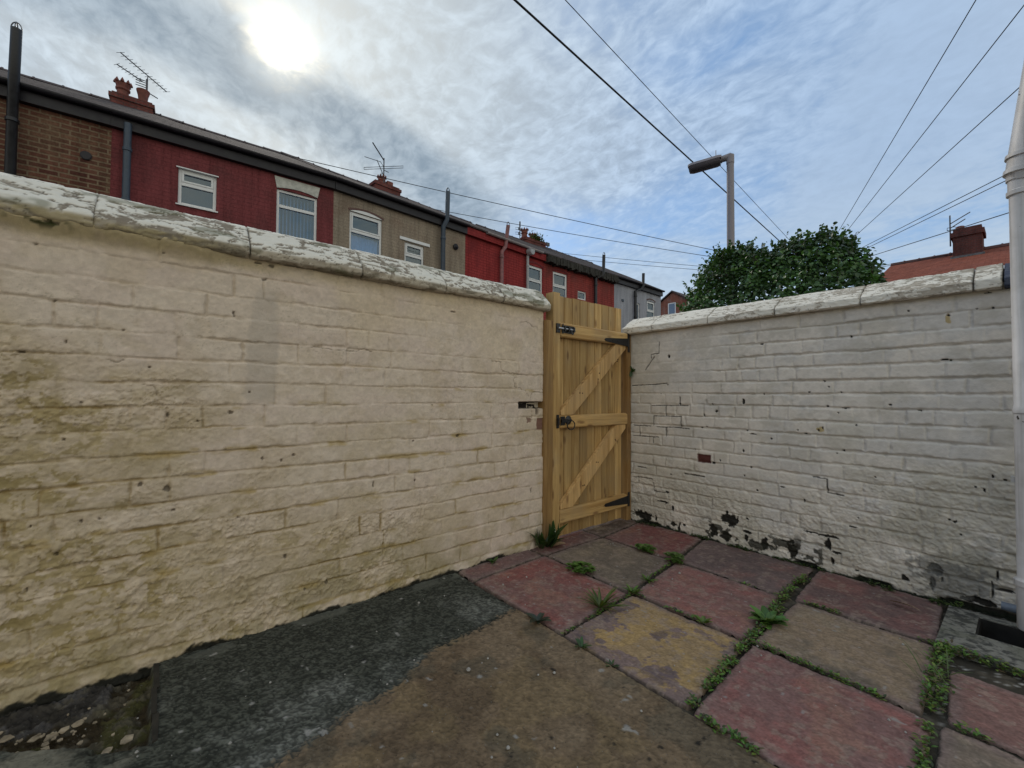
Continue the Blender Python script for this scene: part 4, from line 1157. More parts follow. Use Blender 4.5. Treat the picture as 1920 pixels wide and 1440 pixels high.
def joint_weeds(lines, name, label, dens, s, cols, width=0.015, hmax=0.03):
    lv = Leaves()
    for (x0_, y0_), (x1_, y1_), dk in lines:
        L = math.hypot(x1_ - x0_, y1_ - y0_)
        for i in range(int(L * dens * dk)):
            t = rw.rand()
            x, y = x0_ + (x1_ - x0_) * t, y0_ + (y1_ - y0_) * t
            cl = float(fbm(np.array([x * 9.0]), np.array([y * 9.0]), 901, 3)[0])
            if cl + 0.16 * (dk - 1) < 0.40:
                continue
            w = width * dk * rw.normal() * 0.8
            nx_, ny_ = -(y1_ - y0_) / L, (x1_ - x0_) / L
            a = rw.rand() * 6.283
            h = hmax * rw.rand() * (cl + 0.3) * dk
            cc = np.array(cols[rw.randint(len(cols))]) * rw.uniform(0.6, 1.4)
            lv.leaf((x + nx_ * w, y + ny_ * w, h * 0.8), (math.cos(a), math.sin(a), rw.uniform(0, 0.8)), (0, 0, 1), s * rw.uniform(0.5, 1.3), s * 0.55, tuple(cc), 0.4, 0, 3)
    return tag(lv.build(name), label, 'ground weeds', kind='stuff')


cols = [(0.085, 0.175, 0.028), (0.115, 0.215, 0.034), (0.060, 0.120, 0.022), (0.145, 0.190, 0.036), (0.05, 0.075, 0.02), (0.115, 0.085, 0.045)]
joint_weeds([((1.432, 2.0), (1.478, 1.42), 1.2), ((1.432, 2.0), (1.425, 2.3), 1.0), ((1.425, 2.3), (1.375, 2.62), 1.5), ((1.372, 2.60), (1.376, 2.95), 1.3),
             ((1.44, 2.004), (1.99, 2.002), 0.85), ((1.43, 2.592), (1.96, 2.608), 0.8), ((1.975, 2.62), (2.0, 2.02), 1.5), ((2.0, 2.02), (2.03, 1.42), 0.9),
             ((1.97, 2.585), (2.5, 2.585), 1.6), ((2.02, 2.01), (2.5, 2.01), 0.9), ((1.52, 1.405), (1.70, 1.400), 0.9), ((0.84, 2.0), (1.43, 2.0), 0.35), ((0.75, 2.59), (1.36, 2.594), 0.35), ((0.17, 2.6), (0.74, 2.6), 0.3), ((0.85, 2.0), (0.885, 1.41), 0.25), ((0.84, 1.985), (0.75, 2.59), 0.35)],
            'joint_weeds', 'low green weeds and moss filling the joints between the slabs', 660, 0.017, cols, 0.012, 0.026)
joint_weeds([((0.5, 3.16), (1.0, 3.16), 0.8), ((1.0, 3.16), (1.45, 3.155), 0.5), ((1.45, 3.155), (2.0, 3.13), 1.2), ((0.10, 3.12), (0.45, 3.17), 0.6)],
            'wall_foot_moss', 'dark moss and weeds along the foot of the white wall', 620, 0.018, [(0.035, 0.070, 0.015), (0.028, 0.050, 0.012), (0.06, 0.09, 0.02)])
# long grass blades in the dense joint at the right
lv = Leaves()
for i in range(13):
    a = rw.rand() * 6.283
    x, y = 1.98 + rw.normal() * 0.03, 2.15 + rw.rand() * 0.22
    lv.leaf((x, y, 0), (math.cos(a), math.sin(a), rw.uniform(0.6, 2)), (0, 0, 1), rw.uniform(0.08, 0.15), 0.005, (0.075, 0.11, 0.03), 0.8, 0, 6)
tag(lv.build('grass', loc=(1.98, 2.25, 0)), 'thin grass blades in the weedy joint beside the beige slab', 'grass', kind='stuff')
lv = Leaves()
for i in range(14):
    a = rw.rand() * 6.283
    lv.leaf((0.012 + 0.02 * rw.rand(), 3.172, 1.27 + 0.02 * rw.rand()), (0.5 + 0.6 * math.cos(a), -0.4, math.sin(a)), (1, -1, 0.3), 0.05, 0.012, DKG, 0.5)
tag(lv.build('weed', loc=(0.012, 3.172, 1.27)), 'little weed sprouting from a crack in the white wall beside the gate', 'weed', 'weeds between the paving slabs')
# daisies in the weed by the gate post, fallen leaves
k = MB()
for i in range(5):
    c = (0.075 + rw.normal() * 0.02, 2.165 + rw.normal() * 0.02, 0.10 + rw.rand() * 0.03)
    k.lathe([(0.002, 0), (0.0065, 0.001), (0.007, 0.003), (0.002, 0.004)], c, 8)
tag(k.build('flower', plain('white_petal', (0.65, 0.65, 0.5), 0.7)), 'tiny white flowers in the weed by the gate post', 'flower', kind='stuff')
M_dry = plain('dry_leaf', (0.34, 0.22, 0.13), 0.7, var=0.4, scale=40)


def dry_leaf(x, y, a, L, Wd, label, col=M_dry):
    lv = Leaves()
    lv.leaf((x, y, 0.012), (math.cos(a), math.sin(a), 0.22), (0.3, 0.2, 1), L, Wd, (1, 1, 1), 0.45)
    return tag(lv.build('dry_leaf', loc=(x, y, 0.0), mat=col), label, 'dry leaf')


dry_leaf(0.085, 2.145, 1.1, 0.10, 0.05, 'pale curled dry leaf under the weed by the gate post')
dry_leaf(1.75, 2.95, -0.35, 0.13, 0.028, 'long brown dry leaf on the purple slab by the white wall')
# paint flakes and rubble in the soil pit
k = MB()
for i in range(46):
    big = i < 9
    cx, cy = (0.235 + rw.normal() * 0.035, -0.225 + rw.normal() * 0.05) if i % 2 else (0.10 + rw.rand() * 0.34, -0.04 - rw.rand() * 0.36)
    r = rw.uniform(0.010, 0.028) if big else rw.uniform(0.003, 0.010)
    n = rw.randint(5, 8)
    z = -0.030 + rw.rand() * 0.012
    pl = [(cx + r * rw.uniform(0.5, 1.2) * math.cos(q), cy + r * rw.uniform(0.4, 1.0) * math.sin(q)) for q in np.linspace(0, 6.28, n, endpoint=False)]
    k.prism(pl, 2, z, z + 0.003)
M_flake = plain('paint_flake', (0.36, 0.29, 0.20), 0.8, var=0.5, scale=30)
tag(k.build('paint_flakes', M_flake), 'cream paint flakes scattered in the soil pit', 'paint flakes', kind='stuff')
k = MB()
for i in range(150):
    x, y = rw.uniform(0.2, 2.2), rw.uniform(-0.2, 2.6)
    r = abs(rw.normal()) * 0.0030 + 0.0012
    k.lathe([(r * 0.4, -0.001), (r, r * 0.4), (r * 0.5, r * 1.1)], (x, y, 0.002), 5)
tag(k.build('grit', plain('pale_grit', (0.36, 0.34, 0.31), 0.9)), 'specks of grit scattered over the paving', 'grit', kind='stuff')

# ------------------------------------------------------------------ terraced houses across the alley
ENDS = [(-8.25, -5.0), (-7.95, -0.74), (-7.80, 2.97), (-8.12, 6.75), (-8.45, 10.22), (-8.55, 14.3), (-8.68, 18.0)]
M_slate = brick_mat('slate_roof', (0.055, 0.043, 0.044), (0.085, 0.066, 0.063), (0.02, 0.018, 0.019), 0.26, 0.23, 0.012, (0.115, 0.09, 0.075), 0.6, 1.0, uv='xy')
M_ridge = plain('ridge_tile', (0.08, 0.055, 0.052), 0.85, var=0.4)
WT = 5.735


def house_wall(L, holes, wb=5.735):
    k = MB()
    xs = sorted({0, L} | {h[0] for h in holes} | {h[1] for h in holes})
    zs = sorted({0, wb} | {h[2] for h in holes} | {h[3] for h in holes})
    for a, b in zip(xs[:-1], xs[1:]):
        for c, d in zip(zs[:-1], zs[1:]):
            mx, mz = (a + b) / 2, (c + d) / 2
            if any(h[0] < mx < h[1] and h[2] < mz < h[3] for h in holes):
                continue
            k.add([(a, 0, c), (b, 0, c), (b, 0, d), (a, 0, d)], [(0, 1, 2, 3)])
    R_ = 0.11
    for (a, b, c, d) in holes:
        k.add([(a, 0, c), (a, R_, c), (a, R_, d), (a, 0, d)], [(0, 1, 2, 3)])
        k.add([(b, 0, c), (b, 0, d), (b, R_, d), (b, R_, c)], [(0, 1, 2, 3)])
        k.add([(a, 0, d), (a, R_, d), (b, R_, d), (b, 0, d)], [(0, 1, 2, 3)])
        k.add([(a, 0, c), (b, 0, c), (b, R_, c), (a, R_, c)], [(0, 1, 2, 3)])
    # side gables and back
    k.add([(0, 0, 0), (0, 8, 0), (0, 8, wb), (0, 4.05, 8.15), (0, 0, wb)], [(0, 1, 2, 3, 4)])
    k.add([(L, 0, 0), (L, 8, 0), (L, 8, wb), (L, 4.05, 8.15), (L, 0, wb)], [(4, 3, 2, 1, 0)])
    k.add([(0, 8, 0), (L, 8, 0), (L, 8, wb), (0, 8, wb)], [(0, 1, 2, 3)])
    return k


def window(parent, a, b, c, d, transom=None, blinds=0, top_sash=True, curtain=False):
    """white plastic window: frame part, pane and blind sub-parts"""
    k = MB()
    f = 0.052
    y0_, y1_ = 0.035, 0.095
    k.box((a, y0_, c), (a + f, y1_, d)).box((b - f, y0_, c), (b, y1_, d))
    k.box((a + f, y0_, d - f), (b - f, y1_, d)).box((a + f, y0_, c), (b - f, y1_, c + f))
    if transom:
        k.box((a + f, y0_ - 0.004, transom - 0.032), (b - f, y1_, transom + 0.032))
        if top_sash:
            g = 0.034
            z0_, z1_ = transom + 0.034, d - f - 0.002
            xa, xb = a + f + 0.002, b - f - 0.002
            k.box((xa, y0_ - 0.012, z0_), (xa + g, y1_ - 0.01, z1_)).box((xb - g, y0_ - 0.012, z0_), (xb, y1_ - 0.01, z1_))
            k.box((xa + g, y0_ - 0.012, z1_ - g), (xb - g, y1_ - 0.01, z1_)).box((xa + g, y0_ - 0.012, z0_), (xb - g, y1_ - 0.01, z0_ + g))
    w = k.build('window', M_upvc, parent, bevel=0.004)
    k = MB()
    panes = [(c + f, (transom - 0.032) if transom else d - f)] + ([(transom + 0.032, d - f)] if transom else [])
    for z0_, z1_ in panes:
        k.add([(a + f, 0.066, z0_), (b - f, 0.066, z0_), (b - f, 0.066, z1_), (a + f, 0.066, z1_)], [(0, 1, 2, 3)])
    k.build('pane', M_glass, w)
    k = MB().box((a, 0.45, c), (b, 0.47, d)).box((a - 0.02, 0.112, c), (a, 0.47, d)).box((b, 0.112, c), (b + 0.02, 0.47, d)).box((a, 0.112, d), (b, 0.47, d + 0.02)).box((a, 0.112, c - 0.02), (b, 0.47, c))
    k.build('room', M_room, w)
    if blinds:
        k = MB()
        for i in range(blinds):
            x = a + f + (i + 0.5) * (b - a - 2 * f) / blinds
            q = (b - a) / blinds * 0.22
            k.add([(x - q, 0.14, c + 0.05), (x + q, 0.20, c + 0.05), (x + q, 0.20, d - 0.06), (x - q, 0.14, d - 0.06)], [(0, 1, 2, 3)])
        k.build('blind', M_blind, w)
    if curtain:
        k = MB()
        n = 26
        zt = transom - 0.06 if transom else d - 0.06
        vs = []
        for i in range(n + 1):
            x = a + 0.03 + (b - a - 0.06) * i / n
            vs += [(x, 0.15 + 0.018 * math.sin(i * 1.7), c + 0.05), (x, 0.15 + 0.018 * math.sin(i * 1.7), zt)]
        k.add(vs, [(2 * i, 2 * i + 2, 2 * i + 3, 2 * i + 1) for i in range(n)])
        k.build('curtain', M_blind, w)
    return w


def arch(parent, a, b, d, rise, mat, proud=0.012, th=0.07):
    """segmental brick arch over a window, with the wall filled down to the flat head"""
    n = 12
    lo = [(a + (b - a) * i / n, d + rise * (1 - (2 * i / n - 1) ** 2)) for i in range(n + 1)]
    hi = [(x + (x - (a + b) / 2) * 0.06, z + th) for x, z in lo]
    k = MB().prism(lo + hi[::-1], 1, -proud, 0.0)
    return k.build('lintel', mat, parent)


def pipe_run(parent, pts, r, mat, name='soil_pipe', cowl=False):
    k = MB().tube(pts, r, 12)
    for z in np.arange(4.4, pts[-2][2] if len(pts) > 2 else pts[-1][2], 0.9):
        k.lathe([(r, 0), (r * 1.22, 0.01), (r * 1.22, 0.06), (r, 0.07)], (pts[0][0], pts[0][1], z), 12)
    o = k.build(name, mat, parent, smooth='auto')
    if cowl:
        x, y, z = pts[-1]
        k = MB()
        for q in (0, math.pi / 2):
            k.tube([(x + r * 0.9 * math.cos(q) * math.cos(t), y + r * 0.9 * math.sin(q) * math.cos(t), z + 0.11 * math.sin(t)) for t in [j * math.pi / 8 for j in range(9)]], 0.008, 6)
        k.build('wire_cowl', M_alu, o)
    return o


def house(i, label, wall_mat, holes):
    A, B = ENDS[i], ENDS[i + 1]
    L = math.hypot(B[0] - A[0], B[1] - A[1])
    h = tag(empty('terraced_house', (*A, 0), math.atan2(B[1] - A[1], B[0] - A[0])), label, 'house', 'terraced houses across the alley')
    house_wall(L, holes).build('wall', wall_mat, h)
    # roof: two slopes with a slight sag
    n = 14
    k = MB()
    rr = random.Random(40 + i)
    sag = [0.03 * math.sin(j / n * math.pi) + rr.uniform(-0.008, 0.008) for j in range(n + 1)]
    sag[0] = sag[-1] = 0
    vs, fs = [], []
    for j in range(n + 1):
        x = L * j / n
        vs += [(x, -0.15, 5.965 - sag[j] * 0.4), (x, 1.9, 7.09 - sag[j]), (x, 4.05, 8.22 - sag[j]), (x, 8.2, 5.9), (x, -0.15, 5.925 - sag[j] * 0.4), (x, 4.05, 8.18 - sag[j])]
    for j in range(n):
        a, b = 6 * j, 6 * j + 6
        fs += [(a, b, b + 1, a + 1), (a + 1, b + 1, b + 2, a + 2), (a + 2, b + 2, b + 3, a + 3), (a, a + 4, b + 4, b), (a + 4, a + 5, b + 5, b + 4)]
    fs += [(0, 1, 2, 5, 4), (6 * n, 6 * n + 4, 6 * n + 5, 6 * n + 2, 6 * n + 1)]
    k.add(vs, fs)
    rf = k.build('roof', M_slate, h)
    k = MB()
    m_ = int(L / 0.46)
    for j in range(m_):
        x0_, x1_ = L * j / m_, L * (j + 1) / m_
        zz = 8.245 - 0.03 * math.sin((j + 0.5) / m_ * math.pi)
        k.prism([(3.93, zz - 0.075), (4.05, zz + 0.02 + rr.uniform(0, 0.006)), (4.17, zz - 0.075)], 0, x0_ + 0.004, x1_ - 0.03)
        k.prism([(3.91, zz - 0.075), (4.05, zz + 0.040), (4.19, zz - 0.075)], 0, x1_ - 0.028, x1_ + 0.004)
    k.build('ridge_tiles', M_ridge, rf)
    return h, L


def gutter(h, L, mat, x0_=0.0, x1_=None, fascia=True, name='gutter'):
    x1_ = L if x1_ is None else x1_
    if fascia:
        MB().box((0, -0.105, 5.700), (L, 0.0, 5.925)).build('fascia', M_gutter, h)
    k = MB()
    pr = [(-0.165 + 0.058 * math.cos(t), 5.935 + 0.060 * math.sin(t)) for t in [math.pi + j * math.pi / 8 for j in range(9)]]
    pi_ = [(-0.165 + 0.049 * math.cos(t), 5.935 + 0.051 * math.sin(t)) for t in [math.pi + j * math.pi / 8 for j in range(9)]]
    k.prism(pr + pi_[::-1], 0, x0_, x1_)
    return k.build(name, mat, h)


def crown_pot(chim, x, y, z, r, hgt, crown=True, mat=None):
    k = MB()
    seg = 16
    prof = [(r * 1.1, 0), (r * 1.1, 0.06), (r * 0.88, 0.09), (r * 0.84, hgt * 0.45), (r * 1.05, hgt * 0.52), (r * 1.05, hgt * 0.60), (r * 0.92, hgt * 0.64), (r * 1.12, hgt * 0.86)]
    if not crown:
        prof = [(r * 0.95, 0), (r * 0.95, 0.05), (r * 0.80, 0.08), (r * 0.78, hgt * 0.4), (r * 0.86, hgt * 0.62), (r * 1.1, hgt * 0.88), (r * 1.15, hgt * 0.97), (r * 0.9, hgt)]
    k.lathe(prof, (x, y, z), seg)
    if crown:
        for j in range(8):
            q = j * math.pi / 4
            cx, cy = x + r * 1.08 * math.cos(q), y + r * 1.08 * math.sin(q)
            k.lathe([(r * 0.30, 0), (r * 0.26, hgt * 0.08), (0.004, hgt * 0.22)], (cx, cy, z + hgt * 0.84), 6)
    return k.build('chimney_pot', mat or M_pot, chim, smooth='auto')


M_chim = brick_mat('chimney_brick', (0.16, 0.050, 0.045), (0.20, 0.070, 0.060), (0.12, 0.07, 0.065), bump=0.5, stain=(0.07, 0.05, 0.05), stain_amt=0.5)


def chimney(h, x0_, x1_, ztop, step=0.0):
    k = MB()
    k.box((x0_, 3.72, 7.2), (x1_, 4.36, ztop - 0.16))
    k.box((x0_ - 0.03, 3.69, ztop - 0.16), (x1_ + 0.03, 4.39, ztop - 0.06))
    k.box((x0_ + 0.02, 3.75, ztop - 0.06), (x1_ - 0.02, 4.33, ztop))
    return k.build('chimney', M_chim, h)


M_brown = brick_mat('weathered_brown_brick', (0.090, 0.036, 0.028), (0.165, 0.075, 0.052), (0.20, 0.145, 0.098), 0.235, 0.083, 0.014, (0.19, 0.135, 0.085), 0.5, 0.7)
M_dred = brick_mat('dark_red_painted_brick', (0.195, 0.052, 0.056), (0.205, 0.056, 0.060), (0.165, 0.046, 0.050), 0.235, 0.080, 0.010, (0.12, 0.042, 0.044), 0.75, 0.25)
M_beige = brick_mat('beige_painted_brick', (0.295, 0.245, 0.190), (0.315, 0.262, 0.205), (0.265, 0.215, 0.165), 0.235, 0.080, 0.010, (0.23, 0.17, 0.13), 0.75, 0.3)
M_red = brick_mat('bright_red_painted_brick', (0.31, 0.045, 0.046), (0.325, 0.050, 0.050), (0.21, 0.030, 0.032), 0.235, 0.080, 0.010, (0.19, 0.035, 0.038), 0.75, 0.25)
M_red2 = brick_mat('faded_red_painted_brick', (0.30, 0.060, 0.053), (0.32, 0.068, 0.060), (0.20, 0.04, 0.038), 0.235, 0.080, 0.010, (0.17, 0.055, 0.05), 0.75, 0.25)
M_lav = brick_mat('pale_grey_render', (0.36, 0.37, 0.42), (0.37, 0.38, 0.43), (0.355, 0.365, 0.41), 0.5, 0.3, 0.004, (0.31, 0.32, 0.37), 0.4, 0.1)
M_lint = plain('pale_stone_lintel', (0.52, 0.52, 0.48), 0.8)
M_brownarch = plain('brown_arch', (0.145, 0.085, 0.075), 0.85)
M_redarch = plain('dark_red_arch', (0.17, 0.030, 0.034), 0.85)

# brown brick house, far left
h, L = house(0, 'weathered brown brick terraced house at the far left with a round wall vent', M_brown, [])
gutter(h, L, M_gutter)
pipe_run(h, [(3.14, -0.13, 0), (3.14, -0.13, 5.66), (3.17, -0.24, 5.80), (3.18, -0.24, 6.74)], 0.066, M_pipe_black, cowl=True)
MB().prism([(3.96 + 0.075 * math.cos(q), 5.10 + 0.075 * math.sin(q)) for q in [j * math.pi / 8 for j in range(16)]], 1, -0.03, 0.0).build('wall_vent', M_gutter, h, bevel=0.01)

# dark red house
h, L = house(1, 'dark red painted terraced house with a pale wedge lintel over its blinds', M_dred, [(0.93, 1.525, 4.62, 5.31), (2.57, 3.37, 3.9, 5.41)])
gutter(h, L, M_gutter)
window(h, 0.93, 1.525, 4.62, 5.31, 5.03)
MB().box((0.90, -0.03, 5.305), (1.555, 0.03, 5.325)).build('window_head', M_upvc, h)
MB().box((0.90, -0.035, 4.598), (1.555, 0.03, 4.622)).build('window_sill', M_upvc, h)
window(h, 2.57, 3.37, 3.9, 5.41, 5.06, blinds=10, top_sash=False)
n = 10
lo = [(2.57 + 0.80 * i / n, 5.415 + 0.055 * (1 - (2 * i / n - 1) ** 2)) for i in range(n + 1)]
MB().prism(lo + [(3.42, 5.66), (2.52, 5.66)], 1, -0.02, 0.06).build('lintel', M_lint, h)
pipe_run(h, [(0.22, -0.13, 0), (0.22, -0.13, 5.80)], 0.055, M_pipe_slate, 'downpipe')
ch = chimney(h, -0.47, 0.32, 8.33)
ch['label'] = 'red brick chimney stack'
crown_pot(ch, -0.28, 4.05, 8.32, 0.135, 0.47)
crown_pot(ch, 0.10, 4.05, 8.32, 0.120, 0.41, False)

# beige house
h, L = house(2, 'beige painted terraced house with a brown arch over its tall window', M_beige, [(0.38, 1.20, 3.9, 5.36), (1.83, 2.41, 4.1, 5.0)])
gutter(h, L, M_gutter)
window(h, 0.38, 1.20, 3.9, 5.36, 4.91, curtain=True)
arch(h, 0.36, 1.22, 5.363, 0.075, M_brownarch, 0.010, 0.045)
n = 10
MB().prism([(0.38 + 0.82 * i / n, 5.362 + 0.073 * (1 - (2 * i / n - 1) ** 2)) for i in range(n + 1)] + [(1.20, 5.362), (0.38, 5.362)][:0], 1, -0.004, 0.0).build('arch_fill', M_upvc, h)
window(h, 1.83, 2.41, 4.1, 5.0, 4.68)
MB().box((1.68, -0.03, 5.025), (2.57, 0.02, 5.10)).build('lintel', M_upvc, h)['label'] = 'white flat lintel'
pipe_run(h, [(2.93, -0.13, 0), (2.93, -0.13, 5.66), (2.99, -0.22, 5.85), (3.01, -0.22, 6.62)], 0.062, M_pipe_slate, cowl=True)
k = MB().lathe([(0.02, 0), (0.085, 0.02), (0.085, 0.05), (0.02, 0.10)], (0, 0, 0), 14)
k.v = [(3.43 + a, -c * 0.9, 5.25 + b) for a, b, c in k.v]
k.build('flue_terminal', M_gutter, h)

# bright red house
h, L = house(3, 'bright red painted terraced house with a white downpipe beside its window', M_red, [(2.63, 3.42, 3.9, 5.44)])
gutter(h, L, plain('pale_gutter', (0.36, 0.33, 0.34), 0.4), 0.7, L - 0.25)
[c for c in h.children if c.name.startswith('fascia')][0].data.materials[0] = M_red
window(h, 2.63, 3.42, 3.9, 5.44, 4.94)
arch(h, 2.60, 3.45, 5.443, 0.09, M_redarch, 0.014, 0.05)
pipe_run(h, [(1.35, -0.12, 0), (1.35, -0.12, 5.50), (1.49, -0.14, 5.70), (1.50, -0.14, 5.78), (1.54, -0.2, 6.36)], 0.062, M_pipe_red, cowl=True)
pipe_run(h, [(2.55, -0.10, 0), (2.55, -0.10, 5.66)], 0.047, M_pipe_grey, 'downpipe')
MB().prism([(2.44, 5.84), (2.66, 5.84), (2.66, 5.74), (2.60, 5.66), (2.50, 5.66), (2.44, 5.74)], 1, -0.33, -0.13).build('hopper', M_pipe_grey, h, bevel=0.01)
ch = chimney(h, -0.93, 0.03, 8.34)
crown_pot(ch, -0.52, 4.05, 8.33, 0.125, 0.36)
MB().box((-0.36, 3.93, 8.34), (-0.14, 4.17, 8.56)).build('chimney_pot', M_pot, ch, bevel=0.01)

# faded red house
h, L = house(4, 'faded red painted terraced house under a mossy broken eave, with a tiny square window', M_red2, [(0.45, 1.21, 3.9, 5.47), (1.80, 2.30, 4.68, 5.0)])
window(h, 0.45, 1.21, 3.9, 5.47, 4.97)
arch(h, 0.42, 1.24, 5.473, 0.07, M_redarch, 0.014, 0.045)
window(h, 1.80, 2.30, 4.68, 5.0)
k = MB()
rr = random.Random(9)
for j in range(60):
    x = L * j / 60
    k.box((x, -0.20 - rr.uniform(0, 0.05), 5.68 - rr.uniform(0, 0.07)), (x + L / 60 * 1.02, 0.0, 5.90 + rr.uniform(-0.03, 0.03)))
k.build('eave', plain('mossy_eave', (0.045, 0.042, 0.036), 0.95, var=0.6), h)
pipe_run(h, [(2.72, -0.12, 0), (2.72, -0.12, 5.60), (3.0, -0.20, 5.72), (3.07, -0.22, 5.90), (3.10, -0.22, 6.56)], 0.062, M_pipe_black, cowl=True)
ch = chimney(h, 2.55, 3.86, 8.30)
crown_pot(ch, 2.78, 4.05, 8.30, 0.15, 0.46)
crown_pot(ch, 3.30, 4.05, 8.30, 0.15, 0.36)
crown_pot(ch, 3.66, 4.05, 8.30, 0.11, 0.30, False)
lv = Leaves()
for i in range(420):
    a, b, c = rw.normal() * 0.5, rw.normal() * 0.5, abs(rw.normal())
    d = Vector((rw.normal(), rw.normal(), rw.rand() + 0.2))
    lv.leaf((3.36 + 0.36 * a, 3.78 + 0.10 * b, 8.20 + 0.17 * c), d, (0, -0.5, 1), 0.09, 0.05, (0.085 * rw.uniform(0.5, 1.3), 0.12 * rw.uniform(0.5, 1.3), 0.02), 0.3, 0, 2)
buddleia = lv.build('chimney_plant')
buddleia.matrix_world = Matrix.Translation(h.location) @ Matrix.Rotation(h.rotation_euler.z, 4, 'Z')
tag(buddleia, 'yellow green plant growing on the chimney of the faded red house', 'plant')

# pale grey end house
h, L = house(5, 'pale lavender grey rendered terraced house at the far end of the row', M_lav, [(1.50, 1.90, 4.0, 5.11), (2.50, 3.18, 4.1, 5.34)])
gutter(h, L, M_gutter)
window(h, 1.50, 1.90, 4.0, 5.11, top_sash=False)
window(h, 2.50, 3.18, 4.1, 5.34, 4.90)
arch(h, 2.47, 3.21, 5.343, 0.08, M_brownarch, 0.010, 0.045)
pipe_run(h, [(1.38, -0.12, 0), (1.38, -0.12, 5.55), (1.75, -0.16, 5.70), (1.86, -0.2, 5.86), (1.88, -0.2, 6.40)], 0.062, M_pipe_black)
MB().box((0.52, -0.03, 5.0), (0.66, 0.0, 5.1)).build('vent_cover', M_pipe_slate, h)


# ------------------------------------------------------------------ tv aerials
def aerial(loc, label, parts):
    a = tag(empty('tv_aerial', loc), label, 'aerial', 'television aerials on the chimneys')
    for nm, k in parts:
        k.build(nm, M_alu, a)
    return a


def yagi(p, q, n, hw, r=0.011, vert=False):
    k = MB().tube([p, q], r, 6)
    p, q = Vector(p), Vector(q)
    d = (q - p).normalized()
    s = Vector((0, 0, 1)) if vert else d.cross(Vector((0, 0, 1))).normalized()
    for i in range(n):
        c = p + (q - p) * (i / (n - 1))
        k.tube([c - s * hw, c + s * hw], 0.005, 5)
    return k


o0 = Vector((-12.0, -0.41, 8.0))
k1 = MB().tube([(0, 0, 0), (0, 0, 1.06)], 0.022, 8).tube([(0, -0.12, 0.78), (0, 0.22, 0.66)], 0.012, 6)
y1_ = yagi((0.63, -0.47, 1.12), (-0.33, 0.39, 1.10), 13, 0.10, 0.013)
y1_.tube([(0.10, 0.02, 1.10), (0, 0, 0.98)], 0.01, 6)
y2_ = yagi((0.31, -0.55, 0.99), (-0.02, -0.10, 0.98), 8, 0.09, 0.012)
for z in (0.86, 0.92, 0.98, 1.03):
    y2_.tube([(-0.05, -0.22, z), (-0.05, 0.0, z)], 0.010, 5)
aerial(o0, 'pair of long television aerials beside the chimney pots at the left', [('mast', k1), ('antenna', y1_), ('antenna', y2_)])
o0 = Vector((-12.0, 5.88, 8.0))
k1 = MB().tube([(0, 0, 0), (0, 0, 1.30)], 0.022, 8)
y1_ = MB().tube([(0.55, -0.62, 1.36), (0.0, 0.0, 1.22)], 0.022, 6).tube([(0.1, -0.72, 1.05), (0.05, -0.14, 1.10), (0.0, 0.0, 0.98)], 0.010, 6)
fd = []
p, q = Vector((-0.48, -0.52, 0.95)), Vector((0.50, 0.49, 0.95))
fd = [p + Vector((0, 0, 0.04)), q + Vector((0, 0, 0.04)), q + Vector((0, 0, -0.03)), p + Vector((0, 0, -0.03)), p + Vector((0, 0, 0.04))]
y1_.tube(fd, 0.009, 6)
y1_.tube([(0.38, -0.40, 0.93), (0, 0, 0.66)], 0.014, 6).tube([(0, 0, 0.88), (0.1, 0.13, 0.80)], 0.012, 6)
for s in (-1, 1):
    for z in (0.60, 0.66, 0.72):
        y1_.tube([(-0.02 * s, 0.03 * s, z), (-0.06 * s, 0.12 * s, z)], 0.007, 5)
    y1_.tube([(-0.06 * s, 0.12 * s, 0.60), (-0.06 * s, 0.12 * s, 0.72)], 0.007, 5)
aerial(o0, 'tangled television aerial with a long loop dipole above the beige house', [('mast', k1), ('antenna', y1_)])
o0 = Vector((-12.4, 12.48, 7.9))
k1 = MB().tube([(0, 0, 0), (0, 0, 0.98)], 0.02, 8)
y1_ = MB().tube([(0, 0, 0.80), (0, 0, 1.04)], 0.035, 8)
y1_.tube([(0, 0, 0.40), (0, 0, 0.82)], 0.026, 8)
for z in (0.50, 0.72):
    for s in (-1, 1):
        y1_.box((-0.06, 0.03 * s - 0.02, z - 0.06), (-0.04, 0.03 * s + 0.02, z + 0.06)).tube([(0, 0, z + 0.05), (-0.1, 0.17 * s, z + 0.05), (-0.1, 0.17 * s, z - 0.05), (0, 0, z - 0.05)], 0.010, 5)
aerial(o0, 'slim upright aerial with two small reflectors above the bright red house', [('mast', k1), ('antenna', y1_)])
o0 = Vector((-12.4, 14.22, 7.8))
aerial(o0, 'stubby little aerial to the right of the chimney plant', [('mast', MB().tube([(0, 0, 0), (0, 0, 0.55)], 0.02, 8)), ('antenna', MB().box((-0.04, -0.1, 0.42), (0.04, 0.12, 0.58)))])

# ------------------------------------------------------------------ street lamp in the alley
lamp = tag(empty('street_lamp', (-0.93, 7.36, 0)), 'grey street lamp post with a long trough lantern above the bush', 'street lamp')
k = MB().tube([(0, 0, -0.12), (0, 0, 0.9), (0, 0, 0.92), (0, 0, 5.06)], [0.085, 0.085, 0.066, 0.056], 16)
k.build('post', M_lamp, lamp, smooth='auto')
dl = Vector((-0.57, -0.19, -0.02)).normalized()
MB().tube([Vector((0.03, 0.01, 5.10)), Vector((0, 0, 5.12)), dl * 0.20 + Vector((0, 0, 5.115))], [0.05, 0.06, 0.045], 12).tube([(0, 0, 5.0), (0, 0, 5.14)], 0.062, 14).build('bracket_arm', M_lamp, lamp, smooth='auto')
sl = dl.cross(Vector((0, 0, 1))).normalized()


